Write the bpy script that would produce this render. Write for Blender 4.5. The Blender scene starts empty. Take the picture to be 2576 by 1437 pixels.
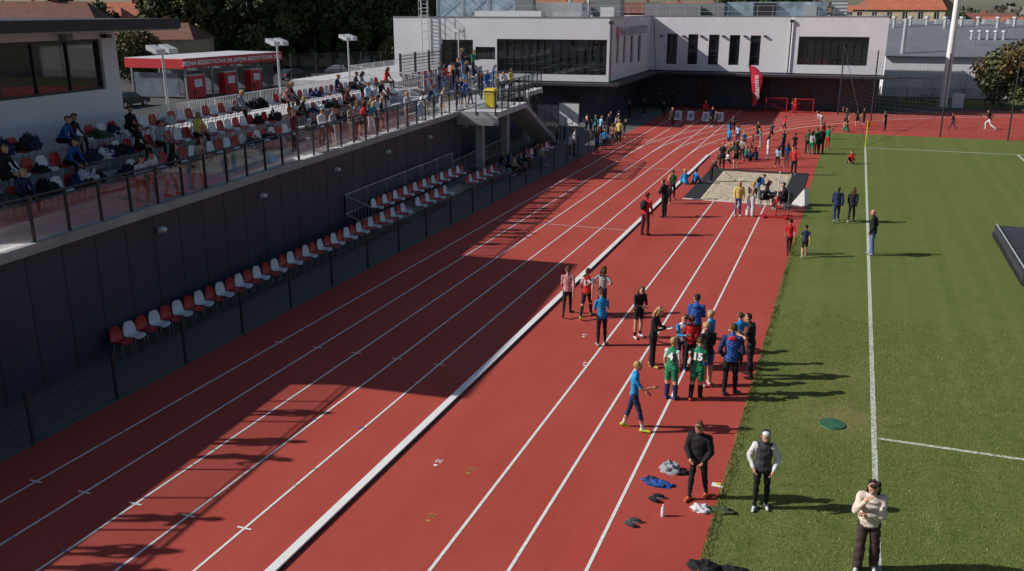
import bpy, math, random
import numpy as np
from mathutils import Vector, noise, Matrix
random.seed(7); rng=np.random.default_rng(7)
D2=math.radians
scene=bpy.context.scene
# ---------------------------------------------------------------- survey (camera calibration -> world metres)
F_=2283.;PI_=math.atan(694/2283);PSI=D2(20.2);H=8.9
cp,sp,cs,ss=math.cos(PI_),math.sin(PI_),math.cos(PSI),math.sin(PSI)
def ray(px,py):
    u=(px-1288)/F_;v=(py-718)/F_;fh=cp-v*sp
    return u*cs-fh*ss,u*ss+fh*cs,-(sp+v*cp)
def gp(px,py,z=0.0):
    a,b,c=ray(px,py);t=(z-H)/c
    return a*t,b*t
def hgt(px,py,head,z=0.0):
    v=(py-718)/F_;fh=cp-v*sp;dz=sp+v*cp;Fd=fh*(H-z)/dz
    w=(head-718)/F_
    return H-Fd*(sp+w*cp)/(cp-w*sp)-z
def hit(px,py,P0,d):
    a,b,c=ray(px,py);nx,ny=d[1],-d[0]
    t=(P0[0]*nx+P0[1]*ny)/(a*nx+b*ny)
    return a*t,b*t,H+c*t
# ---------------------------------------------------------------- materials
MATS={}
def mat(name,col,rough=.6,var=.12,scale=8.,bump=0.,bscale=60.,metal=0.,spec=.5,col2=None):
    if name in MATS: return MATS[name]
    m=bpy.data.materials.new(name);m.use_nodes=True;nt=m.node_tree;N=nt.nodes;L=nt.links
    b=N['Principled BSDF'];b.inputs['Roughness'].default_value=rough;b.inputs['Metallic'].default_value=metal
    b.inputs['Specular IOR Level'].default_value=spec
    tc=N.new('ShaderNodeTexCoord');nz=N.new('ShaderNodeTexNoise');nz.inputs['Scale'].default_value=scale
    nz.inputs['Detail'].default_value=5;L.new(tc.outputs['Object'],nz.inputs['Vector'])
    r=N.new('ShaderNodeValToRGB');r.color_ramp.elements[0].position=.3;r.color_ramp.elements[1].position=.72
    c2=col2 or col
    r.color_ramp.elements[0].color=(*[c*(1-var) for c in col],1);r.color_ramp.elements[1].color=(*[min(1,c*(1+var)) for c in c2],1)
    L.new(nz.outputs['Fac'],r.inputs['Fac']);L.new(r.outputs['Color'],b.inputs['Base Color'])
    if bump>0:
        n2=N.new('ShaderNodeTexNoise');n2.inputs['Scale'].default_value=bscale;n2.inputs['Detail'].default_value=4
        L.new(tc.outputs['Object'],n2.inputs['Vector']);bp=N.new('ShaderNodeBump');bp.inputs['Strength'].default_value=bump
        bp.inputs['Distance'].default_value=.02
        L.new(n2.outputs['Fac'],bp.inputs['Height']);L.new(bp.outputs['Normal'],b.inputs['Normal'])
    MATS[name]=m;return m
def surf_mat(name,layers,rough=.85,bump=.3,bscale=150,spec=.3,spots=()):
    """layers: base colour then list of (scale vec3, lo, hi, colour, strength); spots: worn patches (x,y,r,colour,strength)"""
    m=bpy.data.materials.new(name);m.use_nodes=True;nt=m.node_tree;N=nt.nodes;L=nt.links
    b=N['Principled BSDF'];b.inputs['Roughness'].default_value=rough;b.inputs['Specular IOR Level'].default_value=spec
    tc=N.new('ShaderNodeTexCoord');prev=None
    rgb=N.new('ShaderNodeRGB');rgb.outputs[0].default_value=(*layers[0],1);prev=rgb.outputs[0]
    for sc,lo,hi,col,st in layers[1:]:
        mp=N.new('ShaderNodeMapping');mp.inputs['Scale'].default_value=sc;L.new(tc.outputs['Object'],mp.inputs['Vector'])
        nz=N.new('ShaderNodeTexNoise');nz.inputs['Scale'].default_value=1;nz.inputs['Detail'].default_value=6;nz.inputs['Roughness'].default_value=.6
        L.new(mp.outputs[0],nz.inputs['Vector'])
        mr=N.new('ShaderNodeMapRange');mr.inputs['From Min'].default_value=lo;mr.inputs['From Max'].default_value=hi
        mr.inputs['To Max'].default_value=st;L.new(nz.outputs['Fac'],mr.inputs['Value'])
        mx=N.new('ShaderNodeMixRGB');mx.inputs['Color2'].default_value=(*col,1);L.new(prev,mx.inputs['Color1']);L.new(mr.outputs[0],mx.inputs['Fac'])
        prev=mx.outputs[0]
    for (sx,sy,sr,col,st) in spots:
        vm=N.new('ShaderNodeVectorMath');vm.operation='DISTANCE';vm.inputs[1].default_value=(sx,sy,0);L.new(tc.outputs['Object'],vm.inputs[0])
        nz=N.new('ShaderNodeTexNoise');nz.inputs['Scale'].default_value=2.5;nz.inputs['Detail'].default_value=7;L.new(tc.outputs['Object'],nz.inputs['Vector'])
        ad=N.new('ShaderNodeMath');ad.operation='MULTIPLY_ADD';ad.inputs[1].default_value=sr*2.2;L.new(nz.outputs['Fac'],ad.inputs[0]);L.new(vm.outputs['Value'],ad.inputs[2])
        mr=N.new('ShaderNodeMapRange');mr.inputs['From Min'].default_value=sr*2.15;mr.inputs['From Max'].default_value=sr*1.0;mr.inputs['To Max'].default_value=st;L.new(ad.outputs[0],mr.inputs['Value'])
        mx=N.new('ShaderNodeMixRGB');mx.inputs['Color2'].default_value=(*col,1);L.new(prev,mx.inputs['Color1']);L.new(mr.outputs[0],mx.inputs['Fac']);prev=mx.outputs[0]
    L.new(prev,b.inputs['Base Color'])
    n2=N.new('ShaderNodeTexNoise');n2.inputs['Scale'].default_value=bscale;n2.inputs['Detail'].default_value=3
    L.new(tc.outputs['Object'],n2.inputs['Vector']);bp=N.new('ShaderNodeBump');bp.inputs['Strength'].default_value=bump;bp.inputs['Distance'].default_value=.02
    L.new(n2.outputs['Fac'],bp.inputs['Height']);L.new(bp.outputs['Normal'],b.inputs['Normal'])
    MATS[name]=m;return m
M_track=surf_mat('track_red',[(.40,.058,.042),((.35,.35,.35),.4,.75,(.47,.09,.065),.7),((1.2,.12,1),.45,.8,(.32,.042,.032),.6),((9,9,9),.5,.75,(.45,.085,.062),.6),((60,60,60),.45,.7,(.27,.036,.028),.6),((3,3,3),.68,.8,(.54,.19,.15),.35)],rough=.8,bump=.25,bscale=120)
DRY=(.24,.2,.09)
M_grass=surf_mat('grass',[(.125,.16,.034),((.12,.12,.12),.4,.7,(.16,.18,.05),.8),((1.6,.02,1),.45,.62,(.17,.2,.06),.7),((1.3,1.3,1),.5,.75,(.075,.12,.025),.6),((9,9,9),.45,.7,(.2,.21,.075),.5),((45,30,40),.45,.65,(.045,.075,.016),.7),((.5,.4,.5),.64,.8,DRY,.6)],rough=.9,bump=.8,bscale=45,spec=.15,
 spots=((.5,20.3,1.3,DRY,.75),(.4,23.,1.,DRY,.45),(-.2,30,1.2,(.17,.19,.07),.5),(-1.0,13,.7,DRY,.4),(.9,44,1.4,(.2,.19,.07),.4)))
M_asph=surf_mat('asphalt',[(.06,.06,.062),((.1,.1,.1),.4,.7,(.09,.088,.085),.8),((3,3,3),.5,.7,(.045,.045,.047),.6)],bump=.2)
M_far=surf_mat('earth',[(.09,.095,.06),((.02,.02,.02),.4,.6,(.06,.085,.035),.9),((.08,.08,.08),.5,.6,(.12,.11,.09),.7)],bump=.1)
def pave():
    m=bpy.data.materials.new('pavers');m.use_nodes=True;N=m.node_tree.nodes;L=m.node_tree.links;b=N['Principled BSDF'];b.inputs['Roughness'].default_value=.8
    tc=N.new('ShaderNodeTexCoord');br=N.new('ShaderNodeTexBrick');br.inputs['Scale'].default_value=5
    br.inputs['Color1'].default_value=(.17,.17,.175,1);br.inputs['Color2'].default_value=(.13,.13,.135,1);br.inputs['Mortar'].default_value=(.05,.05,.05,1);br.inputs['Mortar Size'].default_value=.03
    L.new(tc.outputs['Object'],br.inputs['Vector']);L.new(br.outputs['Color'],b.inputs['Base Color']);return m
M_pave=pave()
M_white=mat('line_white',(.74,.73,.71),.6,.14,9)
M_kerb=mat('kerb_white',(.8,.8,.8),.45,.05,3)
M_black=mat('black_rubber',(.02,.02,.022),.7,.3,10)
M_sand=surf_mat('sand',[(.50,.42,.30),((.8,.8,.8),.4,.7,(.36,.29,.2),.8),((5,5,5),.45,.7,(.6,.52,.4),.7)],bump=1.,bscale=14)
M_plaster=mat('white_plaster',(.72,.71,.76),.75,.05,.6,.1,30)
M_navy=mat('navy_panel',(.042,.042,.075),.5,.18,.8)
M_navyj=mat('panel_joint',(.012,.012,.02),.7)
M_conc=mat('concrete',(.36,.35,.35),.8,.16,1.5,.2,30)
M_tread=mat('concrete_light',(.50,.50,.52),.75,.14,1.2,.1,30)
M_dark=mat('dark_metal',(.03,.032,.038),.4,.1,5)
M_grey=mat('grey_metal',(.22,.23,.25),.4,.1,5)
M_galv=mat('galvanised',(.55,.57,.6),.4,.12,4,metal=.5)
M_wrail=mat('white_steel',(.62,.63,.66),.4,.06,5)
M_mast=mat('mast_white',(.8,.8,.8),.4,.04,2)
M_duct=mat('duct_foil',(.45,.58,.72),.3,.4,1.2,.5,2,metal=.6)
M_seatw=mat('seat_white',(.72,.73,.76),.35,.05,6)
M_seatr=mat('seat_red',(.45,.028,.022),.35,.12,6)
M_roofd=mat('roof_dark',(.035,.035,.05),.6,.2,1)
M_roofg=mat('roof_grey',(.15,.16,.185),.7,.12,.4)
M_redsign=mat('sign_red',(.5,.02,.03),.4,.08,2)
M_wtext=mat('text_white',(.85,.85,.85),.5,.02)
M_btext=mat('text_blue',(.05,.12,.45),.5,.02)
M_gtext=mat('text_grey',(.12,.12,.14),.5,.02)
M_yellow=mat('yellow_plastic',(.7,.5,.03),.45,.08,5)
M_ygreen=mat('flag_green',(.5,.7,.05),.5,.1,5)
M_glassd=mat('window_glass',(.018,.02,.026),.03,.3,.5,spec=1.)
def glass():
    m=bpy.data.materials.new('clear_glass');m.use_nodes=True;N=m.node_tree.nodes;L=m.node_tree.links
    for n in list(N):
        if n.type!='OUTPUT_MATERIAL': N.remove(n)
    o=[n for n in N][0];t=N.new('ShaderNodeBsdfTransparent');t.inputs[0].default_value=(.78,.82,.83,1);g=N.new('ShaderNodeBsdfGlossy');g.inputs['Roughness'].default_value=.03
    f=N.new('ShaderNodeFresnel');f.inputs[0].default_value=1.8;x=N.new('ShaderNodeMixShader');L.new(f.outputs[0],x.inputs[0]);L.new(t.outputs[0],x.inputs[1]);L.new(g.outputs[0],x.inputs[2]);L.new(x.outputs[0],o.inputs[0]);return m
M_glass=glass()
M_leafs=[mat('leaf_dark',(.03,.05,.014),.7,.5,.5,col2=(.055,.078,.02)),mat('leaf_mid',(.055,.085,.022),.7,.5,.5,col2=(.095,.115,.035)),mat('leaf_autumn',(.13,.08,.025),.7,.4,.5,col2=(.16,.12,.04))]
M_bark=mat('bark',(.09,.07,.05),.9,.3,3,.5,10)
# ---------------------------------------------------------------- mesh builder
class MB:
    def __init__(s): s.v=[];s.f=[];s.m=[];s.mats=[]
    def mi(s,m):
        if m not in s.mats: s.mats.append(m)
        return s.mats.index(m)
    def add(s,vs,fs,m):
        o=len(s.v);k=s.mi(m);s.v.extend([tuple(v) for v in vs])
        for f in fs: s.f.append(tuple(i+o for i in f));s.m.append(k)
    def quad(s,a,b,c,d,m): s.add([a,b,c,d],[(0,1,2,3)],m)
    def hexa(s,c,m): s.add(c,[(0,3,2,1),(4,5,6,7),(0,1,5,4),(1,2,6,5),(2,3,7,6),(3,0,4,7)],m)
    def box(s,x0,y0,z0,x1,y1,z1,m):
        s.hexa([(x0,y0,z0),(x1,y0,z0),(x1,y1,z0),(x0,y1,z0),(x0,y0,z1),(x1,y0,z1),(x1,y1,z1),(x0,y1,z1)],m)
    def ob(s,P,d,s0,s1,n0,n1,z0,z1,m):
        """box in frame: P origin, d 2D dir, n = left normal"""
        n=(-d[1],d[0]);c=[]
        for z in (z0,z1):
            for a,b in ((s0,n0),(s1,n0),(s1,n1),(s0,n1)): c.append((P[0]+d[0]*a+n[0]*b,P[1]+d[1]*a+n[1]*b,z))
        s.hexa(c,m)
    def tube(s,p0,p1,r0,r1,m,n=8,cap=True):
        p0=Vector(p0);p1=Vector(p1);d=(p1-p0)
        if d.length<1e-6: return
        d.normalize();a=d.orthogonal().normalized();b=d.cross(a)
        vs=[]
        for p,r in ((p0,r0),(p1,r1)):
            for i in range(n):
                t=2*math.pi*i/n;vs.append(p+a*(math.cos(t)*r)+b*(math.sin(t)*r))
        fs=[(i,(i+1)%n,(i+1)%n+n,i+n) for i in range(n)]
        if cap: fs+= [tuple(range(n-1,-1,-1)),tuple(range(n,2*n))]
        s.add(vs,fs,m)
    def ball(s,c,rx,ry,rz,m,nu=10,nv=7,R=None,jit=0):
        vs=[];c=Vector(c)
        for j in range(nv+1):
            ph=math.pi*j/nv
            for i in range(nu):
                th=2*math.pi*i/nu;k=1+(random.uniform(-jit,jit) if 0<j<nv else 0)
                p=Vector((rx*math.sin(ph)*math.cos(th)*k,ry*math.sin(ph)*math.sin(th)*k,rz*math.cos(ph)*k))
                if R is not None: p=R@p
                vs.append(c+p)
        s.add(vs,[(j*nu+i,(j+1)*nu+i,(j+1)*nu+(i+1)%nu,j*nu+(i+1)%nu) for j in range(nv) for i in range(nu)],m)
    def build(s,name,smooth=False,parent=None,loc=(0,0,0),rot=0,bevel=0):
        me=bpy.data.meshes.new(name);me.from_pydata(s.v,[],s.f)
        for m in s.mats: me.materials.append(m)
        me.polygons.foreach_set('material_index',s.m)
        if smooth: me.polygons.foreach_set('use_smooth',[True]*len(s.f))
        me.update();o=bpy.data.objects.new(name,me);scene.collection.objects.link(o)
        o.location=loc;o.rotation_euler=(0,0,rot)
        if parent: o.parent=parent
        if bevel:
            b=o.modifiers.new('b','BEVEL');b.width=bevel;b.segments=2
        return o
def inst(o,loc,rot=0,sc=1,name=None):
    k=bpy.data.objects.new(name or o.name.split('.')[0],o.data);scene.collection.objects.link(k);k.location=loc;k.rotation_euler=(0,0,rot)
    k.scale=(sc,sc,sc) if not hasattr(sc,'__len__') else sc
    return k
def text(body,size,m,parent,M,extr=.004,align='CENTER',off=0):
    c=bpy.data.curves.new('lettering','FONT');c.body=body;c.size=size;c.extrude=extr;c.align_x=align;c.align_y='CENTER';c.offset=off;c.materials.append(m)
    o=bpy.data.objects.new('lettering',c);scene.collection.objects.link(o)
    if parent: o.parent=parent
    o.matrix_local=M;return o
def frameM(o,xa,ya):
    xa=Vector(xa).normalized();ya=Vector(ya).normalized();za=xa.cross(ya)
    m=Matrix((xa,ya,za)).transposed().to_4x4();m.translation=Vector(o);return m
# ================================================================= GROUND
mb=MB();mb.quad((-1500,-300,-.03),(1500,-300,-.03),(1500,2500,-.03),(-1500,2500,-.03),M_far);mb.build('ground')
mb=MB();mb.quad((-110,-20,-.02),(-15.6,-20,-.02),(-15.6,135,-.02),(-110,135,-.02),M_asph)
mb.quad((-15.6,88,-.02),(60,88,-.02),(60,135,-.02),(-15.6,135,-.02),M_asph);mb.build('parking_pavement')
CX,CY,R0=25.,58.5,33.2
pts=[(-15.65,-8),(-1.55,-8),(-1.55,73),(60,73)]
for i in range(41):
    a=D2(22.5+(128.2-22.5)*i/40);pts.append((CX+37.95*math.cos(a),CY+37.95*math.sin(a)))
pts+=[(-15.65,88.3)]
mb=MB();mb.add([(x,y,0) for x,y in pts],[tuple(range(len(pts)))],M_track);mb.build('running_track')
mb=MB();mb.quad((-1.55,-8,.004),(70,-8,.004),(70,73,.004),(-1.55,73,.004),M_grass);mb.build('football_pitch_grass')
mb=MB();mb.quad((4.5,97.6,-.01),(60,97.6,-.01),(60,106,-.01),(4.5,106,-.01),M_grass);mb.build('lawn')
mb=MB();mb.quad((-22,-10,0.0),(-15.65,-10,0.0),(-15.65,88.3,0.0),(-22,88.3,0.0),M_pave);mb.build('pavement')
# lane lines
mb=MB();w=.025
def strip(x0,y0,x1,y1,z=.006,m=M_white): mb.quad((x0,y0,z),(x1,y0,z),(x1,y1,z),(x0,y1,z),m)
LX=[-8.2-1.22*k-.02 for k in range(1,6)]
for x in LX: strip(x-w,-8,x+w,87)
for x in (-5.78,-4.55,-3.34): strip(x-w-.005,-8,x+w+.005,44)
def arc(R,a0,a1,ww,z=.010,n=70):
    for i in range(n):
        t0=D2(a0+(a1-a0)*i/n);t1=D2(a0+(a1-a0)*(i+1)/n)
        mb.quad(*[(CX+r*math.cos(t),CY+r*math.sin(t),z) for r,t in ((R-ww,t0),(R+ww,t0),(R+ww,t1),(R-ww,t1))],M_white)
for k in range(0,5): arc(R0+1.22*k,30,180,.028 if k else .05)
for Y in (11.76,20.1):
    for x in LX: strip(x-.15,Y-.022,x+.15,Y+.022,.012)
for Y in (36.6,52.5,64,74,85): strip(LX[4],Y-.02,-8.3,Y+.02,.013)
for x in LX[:5]:
    for Y,cm in ((10.1,M_btext),(13.4,mat('tick_yellow',(.3,.22,.05))),(14.1,mat('tick_green',(.06,.14,.06))),(16.1,M_btext),(23.5,M_btext),(28.3,M_white)):
        strip(x-.08+random.uniform(-.1,.1),Y-.014,x+.05,Y+.014,.013,cm)
mb.build('track_markings')
mb=MB();w2=.055
def gl(x0,y0,x1,y1,z=.009): mb.quad((x0,y0,z),(x1,y0,z),(x1,y1,z),(x0,y1,z),M_chalk)
M_chalk=surf_mat('chalk_line',[(.6,.63,.56),((14,14,14),.46,.6,(.2,.25,.1),.8)],bump=.6,bscale=40)
gl(1.2-w2,-8,1.2+w2,65.7);gl(1.2,65.6,60,65.72,.010);gl(1.28,19.45,9,19.55,.010);gl(10.3,40,10.42,65.6,.011);gl(1.2,-4,1.3,-3.9)
mb.build('pitch_line')
def mark(px,py,t,rot,m,size=.17):
    x,y=gp(px,py);o=text(t,size,m,None,Matrix.Translation((x,y,.007))@Matrix.Rotation(rot,4,'Z'),.0005);o.name='track_number_mark'
    b=MB();b.add([(x-.06,y-.16,.007),(x+.06,y-.16,.007),(x,y-.24,.007)],[(0,1,2)],m);q=b.build('arrow_mark');q.parent=o
    q.matrix_parent_inverse=(Matrix.Translation((x,y,.007))@Matrix.Rotation(rot,4,'Z')).inverted()
M_ymark=mat('mark_yellow',(.36,.27,.06),.6)
for a in ((1105,1160,'20',math.pi,M_wtext),(1187,1180,'20',math.pi,M_ymark),(1088,1297,'20',math.pi,M_ymark),(1472,842,'18',math.pi,M_wtext),(1475,913,'18',math.pi,M_wtext)): mark(*a)
# kerb
mb=MB();mb.box(-8.29,-8,.03,-8.12,58.5,.065,M_kerb)
for i in range(260): 
    y=-8+i*.256
    if y<58.3: mb.box(-8.27,y,0.001,-8.10,y+.13,.029,M_black)
mb.build('track_kerb')
# sand pit
mb=MB();nx,ny=30,60
vs=[];x0,x1,y0,y1=-6.5,-2.7,44.2,53.0
for j in range(ny+1):
    for i in range(nx+1):
        x=x0+(x1-x0)*i/nx;y=y0+(y1-y0)*j/ny;e=min(i,nx-i,j,ny-j)
        vs.append((x,y,.012+(.05*abs(noise.noise((x*1.3,y*1.3,0)))+.03*noise.noise((x*5,y*5,2))+.02 if e>0 else 0)))
mb.add(vs,[(j*(nx+1)+i,j*(nx+1)+i+1,(j+1)*(nx+1)+i+1,(j+1)*(nx+1)+i) for j in range(ny) for i in range(nx)],M_sand)
mb.box(-7.3,44.2,.002,-6.5,53.2,.03,M_black);mb.box(-2.7,44.2,.002,-1.85,53.2,.03,M_black);mb.box(-7.3,53.2,.002,-1.85,53.7,.03,M_black)
mb.box(-7.3,44.1,.002,-1.85,44.2,.035,M_kerb)
mb.build('long_jump_sand_pit',smooth=False)
x,y=gp(2093,1068);mb=MB();M_disc=mat('green_lid',(.03,.12,.06),.6,.25,6);mb.tube((x,y,.004),(x,y,.03),.29,.28,M_disc,24);mb.tube((x,y,.03),(x,y,.035),.2,.2,M_disc,24);mb.build('sprinkler_cover')
# grass blades
def blades(name,n,xf,yf,hh):
    X=xf(n);Y=yf(n);a=rng.uniform(0,6.28,n);hgt_=hh*rng.uniform(.5,1.3,n);w=.007
    v=np.zeros((n,3,3));v[:,0]=np.stack([X-w*np.cos(a),Y-w*np.sin(a),np.zeros(n)],1);v[:,1]=np.stack([X+w*np.cos(a),Y+w*np.sin(a),np.zeros(n)],1)
    v[:,2]=np.stack([X+rng.normal(0,.02,n),Y+rng.normal(0,.02,n),hgt_],1)
    me=bpy.data.meshes.new(name);me.from_pydata(v.reshape(-1,3).tolist(),[],[(3*i,3*i+1,3*i+2) for i in range(n)]);me.materials.append(M_blade)
    o=bpy.data.objects.new(name,me);scene.collection.objects.link(o)
M_blade=mat('grass_blade',(.11,.15,.03),.7,.4,3,col2=(.2,.22,.06))
blades('grass_edge_tufts',16000,lambda n:-1.56+np.abs(rng.normal(0,.09,n))-.06,lambda n:8+30*rng.random(n)**1.5,.06)
blades('grass_blades',90000,lambda n:rng.uniform(-1.5,6.5,n),lambda n:10+18*rng.random(n)**1.4,.035)
# ================================================================= GRANDSTAND
O_=(-17.84,15.);dS=(-.0718,.99742);SANG=math.atan2(.0718,.99742)
def S(s,n,z=None):
    x=O_[0]+dS[0]*s-dS[1]*n;y=O_[1]+dS[1]*s+dS[0]*n
    return (x,y) if z is None else (x,y,z)
def s_at(px,py,n):
    P=S(0,n);x,y,z=hit(px,py,P,dS);return (x-P[0])*dS[0]+(y-P[1])*dS[1]
SE=31.5
mb=MB()
B=lambda s0,s1,n0,n1,z0,z1,m: mb.ob(O_,dS,s0,s1,n0,n1,z0,z1,m)
B(-16,SE,.02,.3,0,3.38,M_navy)
s=-16
while s<SE: B(s,s+.018,.014,.02,0.02,3.36,M_navyj);s+=1.17
B(-16,SE+.15,-.16,.05,3.38,3.62,M_conc)
B(-16,SE+12,.05,1.3,3.3,3.6,M_tread)
B(-16,SE,1.3,2.15,0,3.78,M_tread);B(-16,SE,2.15,3.05,0,4.24,M_tread);B(-16,SE,3.05,5.6,0,4.7,M_tread)
B(SE-.02,SE,.3,1.3,0,3.3,M_navy)
for sa in (5.5,16.5,27.):
    for i,(n0,z) in enumerate(((1.15,3.69),(1.75,4.0),(2.1,4.1),(2.7,4.47))): B(sa,sa+1.0,n0,n0+.45,z-.15,z,M_conc)
B(SE,SE+20,1.3,3.2,3.3,3.6,M_tread);B(SE+3,SE+20,3.2,4.2,3.3,4.0,M_tread);B(SE+3,SE+20,4.2,5.2,3.3,4.4,M_tread);B(SE+3,SE+20,5.2,12,3.3,4.8,M_tread)
B(SE+.02,SE+22,2.6,2.9,0,3.3,M_navy);B(SE+.02,SE+22,2.9,12,0,3.28,M_navy)
B(SE-.6,SE+5.5,-2.3,-.17,3.3,3.6,M_tread);B(SE-.6,SE-.3,-2.3,1.2,2.9,3.3,M_conc);B(SE+12,SE+16,-.6,.05,3.3,3.6,M_tread)
for ss_ in (SE+.2,SE+5,SE+10,SE+15): B(ss_,ss_+.4,-1.2 if ss_<SE+6 else .2,-.8 if ss_<SE+6 else .6,0,3.3,M_conc)
nst=22
for i in range(nst):
    sa=SE+5.5+i*.42;z=3.6-(i+1)*3.6/nst
    B(sa,sa+.44,-2.2,-.6,max(z-.22,0),z+.02,M_conc)
mb.build('grandstand')
mb=MB()
def balustrade(p0,p1,z,h=1.08,sp=1.17,glass=True):
    p0=Vector((*p0,0));p1=Vector((*p1,0));L=(p1-p0).length;d=(p1-p0)/L;n=max(1,round(L/sp));st=L/n
    for i in range(n+1):
        p=p0+d*st*i;mb.ob((p.x,p.y),(d.x,d.y),-.025,.025,-.035,.035,z-.15,z+h,M_dark)
        if i<n and glass:
            q=p+d*.06;r=p+d*(st-.06);mb.quad((q.x,q.y,z+.08),(r.x,r.y,z+.08),(r.x,r.y,z+h-.16),(q.x,q.y,z+h-.16),M_glass)
    mb.tube((p0.x,p0.y,z+h),(p1.x,p1.y,z+h),.034,.034,M_dark,8);mb.tube((p0.x,p0.y,z+h-.11),(p1.x,p1.y,z+h-.11),.022,.022,M_dark,6)
balustrade(S(-12,0),S(SE-.6,0),3.6);balustrade(S(SE-.6,0),S(SE-.6,-2.2),3.6,sp=1.1);balustrade(S(SE-.6,-2.2),S(SE+5.5,-2.2),3.6)
balustrade(S(SE+5.5,-.5),S(SE+16,-.5),3.6);balustrade(S(SE+16,-.5),S(SE+16,3),3.6)
for nn in (-2.2,-.6):
    a=S(SE+5.5,nn,4.65);b=S(SE+5.5+nst*.42,nn,1.1);mb.tube(a,b,.025,.025,M_dark)
    for i in range(0,nst+1,3):
        z=3.6-i*3.6/nst;q=S(SE+5.5+i*.42,nn);mb.tube((*q,z),(*q,z+1.05),.018,.018,M_dark,6)
mb.build('glass_balustrade')
def bar_rail(mb,p0,p1,z0,z1,h=.9,sp=.12,m=M_wrail,r=.009):
    L=math.hypot(p1[0]-p0[0],p1[1]-p0[1]);n=int(L/sp)
    for i in range(n+1):
        t=i/n;x=p0[0]+(p1[0]-p0[0])*t;y=p0[1]+(p1[1]-p0[1])*t;z=z0+(z1-z0)*t
        big=i%14==0;mb.tube((x,y,z+(.0 if big else .1)),(x,y,z+h),.022 if big else r,.022 if big else r,m,4)
    for k in (.1,h): mb.tube((*p0,z0+k),(*p1,z1+k),.02,.02,m,5)
mb=MB();bar_rail(mb,S(-10,4.45),S(SE-2,4.45),4.7,4.7)
bar_rail(mb,S(SE-2,4.45),S(SE-2,1.6),4.7,3.7);bar_rail(mb,S(SE+3,3.3),S(SE+3,8),4.3,4.8);bar_rail(mb,S(SE+3,8),S(SE+18,8),4.8,4.8)
mb.build('white_steel_railing')
mb=MB();bar_rail(mb,S(17.,.0),S(29,-.4),.75,.75,.9,.14,M_galv,.007);bar_rail(mb,S(17,0),S(17,-1.2),.75,.3,.9,.14,M_galv,.007);bar_rail(mb,S(29.,-.4),S(39,-.4),.3,.3,.9,.14,M_galv,.007);mb.build('lower_steel_railing')
mb=MB();mb.box(-18.9,33.,0.003,-18.15,55.5,.42,M_conc);mb.build('lower_seating_step')
def make_seat(name,m,legs):
    mb=MB();prof=[(-.22,.40),(-.17,.435),(-.02,.425),(.12,.415),(.18,.45),(.215,.56),(.235,.68),(.245,.79)]
    wd=[.17,.21,.22,.215,.215,.215,.20,.13]
    for off,flip in ((0,False),(-.022,True)):
        vs=[];K=5
        for (y,z),w in zip(prof,wd):
            for k in range(K):
                u=-1+2*k/(K-1);cu=.035*u*u
                vs.append((u*w,y*1.-(cu if z>.5 else 0)+off*(-1 if z>.5 else 0)*1.,z+(cu if z<=.5 else 0)+(off if z<=.5 else 0)))
        fs=[(j*K+i,j*K+i+1,(j+1)*K+i+1,(j+1)*K+i) for j in range(len(prof)-1) for i in range(K-1)]
        mb.add(vs,fs if not flip else [f[::-1] for f in fs],m)
    if legs:
        for x in (-.17,.17):
            mb.tube((x,-.14,.42),(x,-.17,0),.012,.012,M_grey,5);mb.tube((x,.1,.41),(x,.2,0),.012,.012,M_grey,5)
    else:
        for x in (-.15,.15): mb.tube((x,0,.42),(x,.12,.0),.014,.014,M_grey,5)
        mb.tube((-.24,.03,.385),(.24,.03,.385),.02,.02,M_grey,5)
    return mb.build(name,smooth=True,loc=(0,-60,-5))
tmpl=[make_seat('stadium_seat',M_seatr,True),make_seat('stadium_seat',M_seatw,True),make_seat('stadium_seat',M_seatr,False),make_seat('stadium_seat',M_seatw,False)]
RT=D2(90)
jr=lambda:random.uniform(-.05,.05)
for i in range(36):
    y=17.75+i*.492;inst(tmpl[i%2],(-17.62-.004*i+random.uniform(-.02,.02),y,0),RT+jr())
for i in range(7): inst(tmpl[(i+1)%2],(-17.75,36.4+i*.5,0),RT+jr())
for i in range(9): inst(tmpl[(i)%2],(-17.8,42.2+i*.5,0),RT+jr())
for i in range(20): inst(tmpl[2+(i+1)%2],(-18.45,33.6+i*.5,.42),RT)
for i in range(12): inst(tmpl[(i+1)%2],(-17.85,50.5+i*.5,0),RT)
rows=[(1.72,3.78),(2.6,4.24),(3.5,4.7)]
for r,(n,z) in enumerate(rows):
    s=-9.;i=r
    while s<SE-2.6:
        if not any(a-.3<s<a+1.2 for a in (5.5,16.5,27.)):
            inst(tmpl[2+i%2],S(s,n,z),RT+SANG+jr()*.4)
        i+=1;s+=.51
for r,(n,z) in enumerate(((3.8,4.0),(4.8,4.4))):
    for i in range(14): inst(tmpl[2+(i+r)%2],S(SE+4+i*.52,n,z),RT+SANG)
for t in tmpl: bpy.data.objects.remove(t)
for px,py in ((403,578),(658,493),(845,427),(973,382),(1078,345),(1168,318)):
    x,y,z=hit(px,py,S(0,.0),dS);mb=MB();
    P=(x,y);mb.ob(P,dS,-.1,.1,-.05,.02,z-.07,z+.09,M_wrail)
    mb.ball((x+.1,y,z+.02),.12,.13,.09,M_wrail,8,5);mb.build('wall_lamp',bevel=.01)
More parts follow.
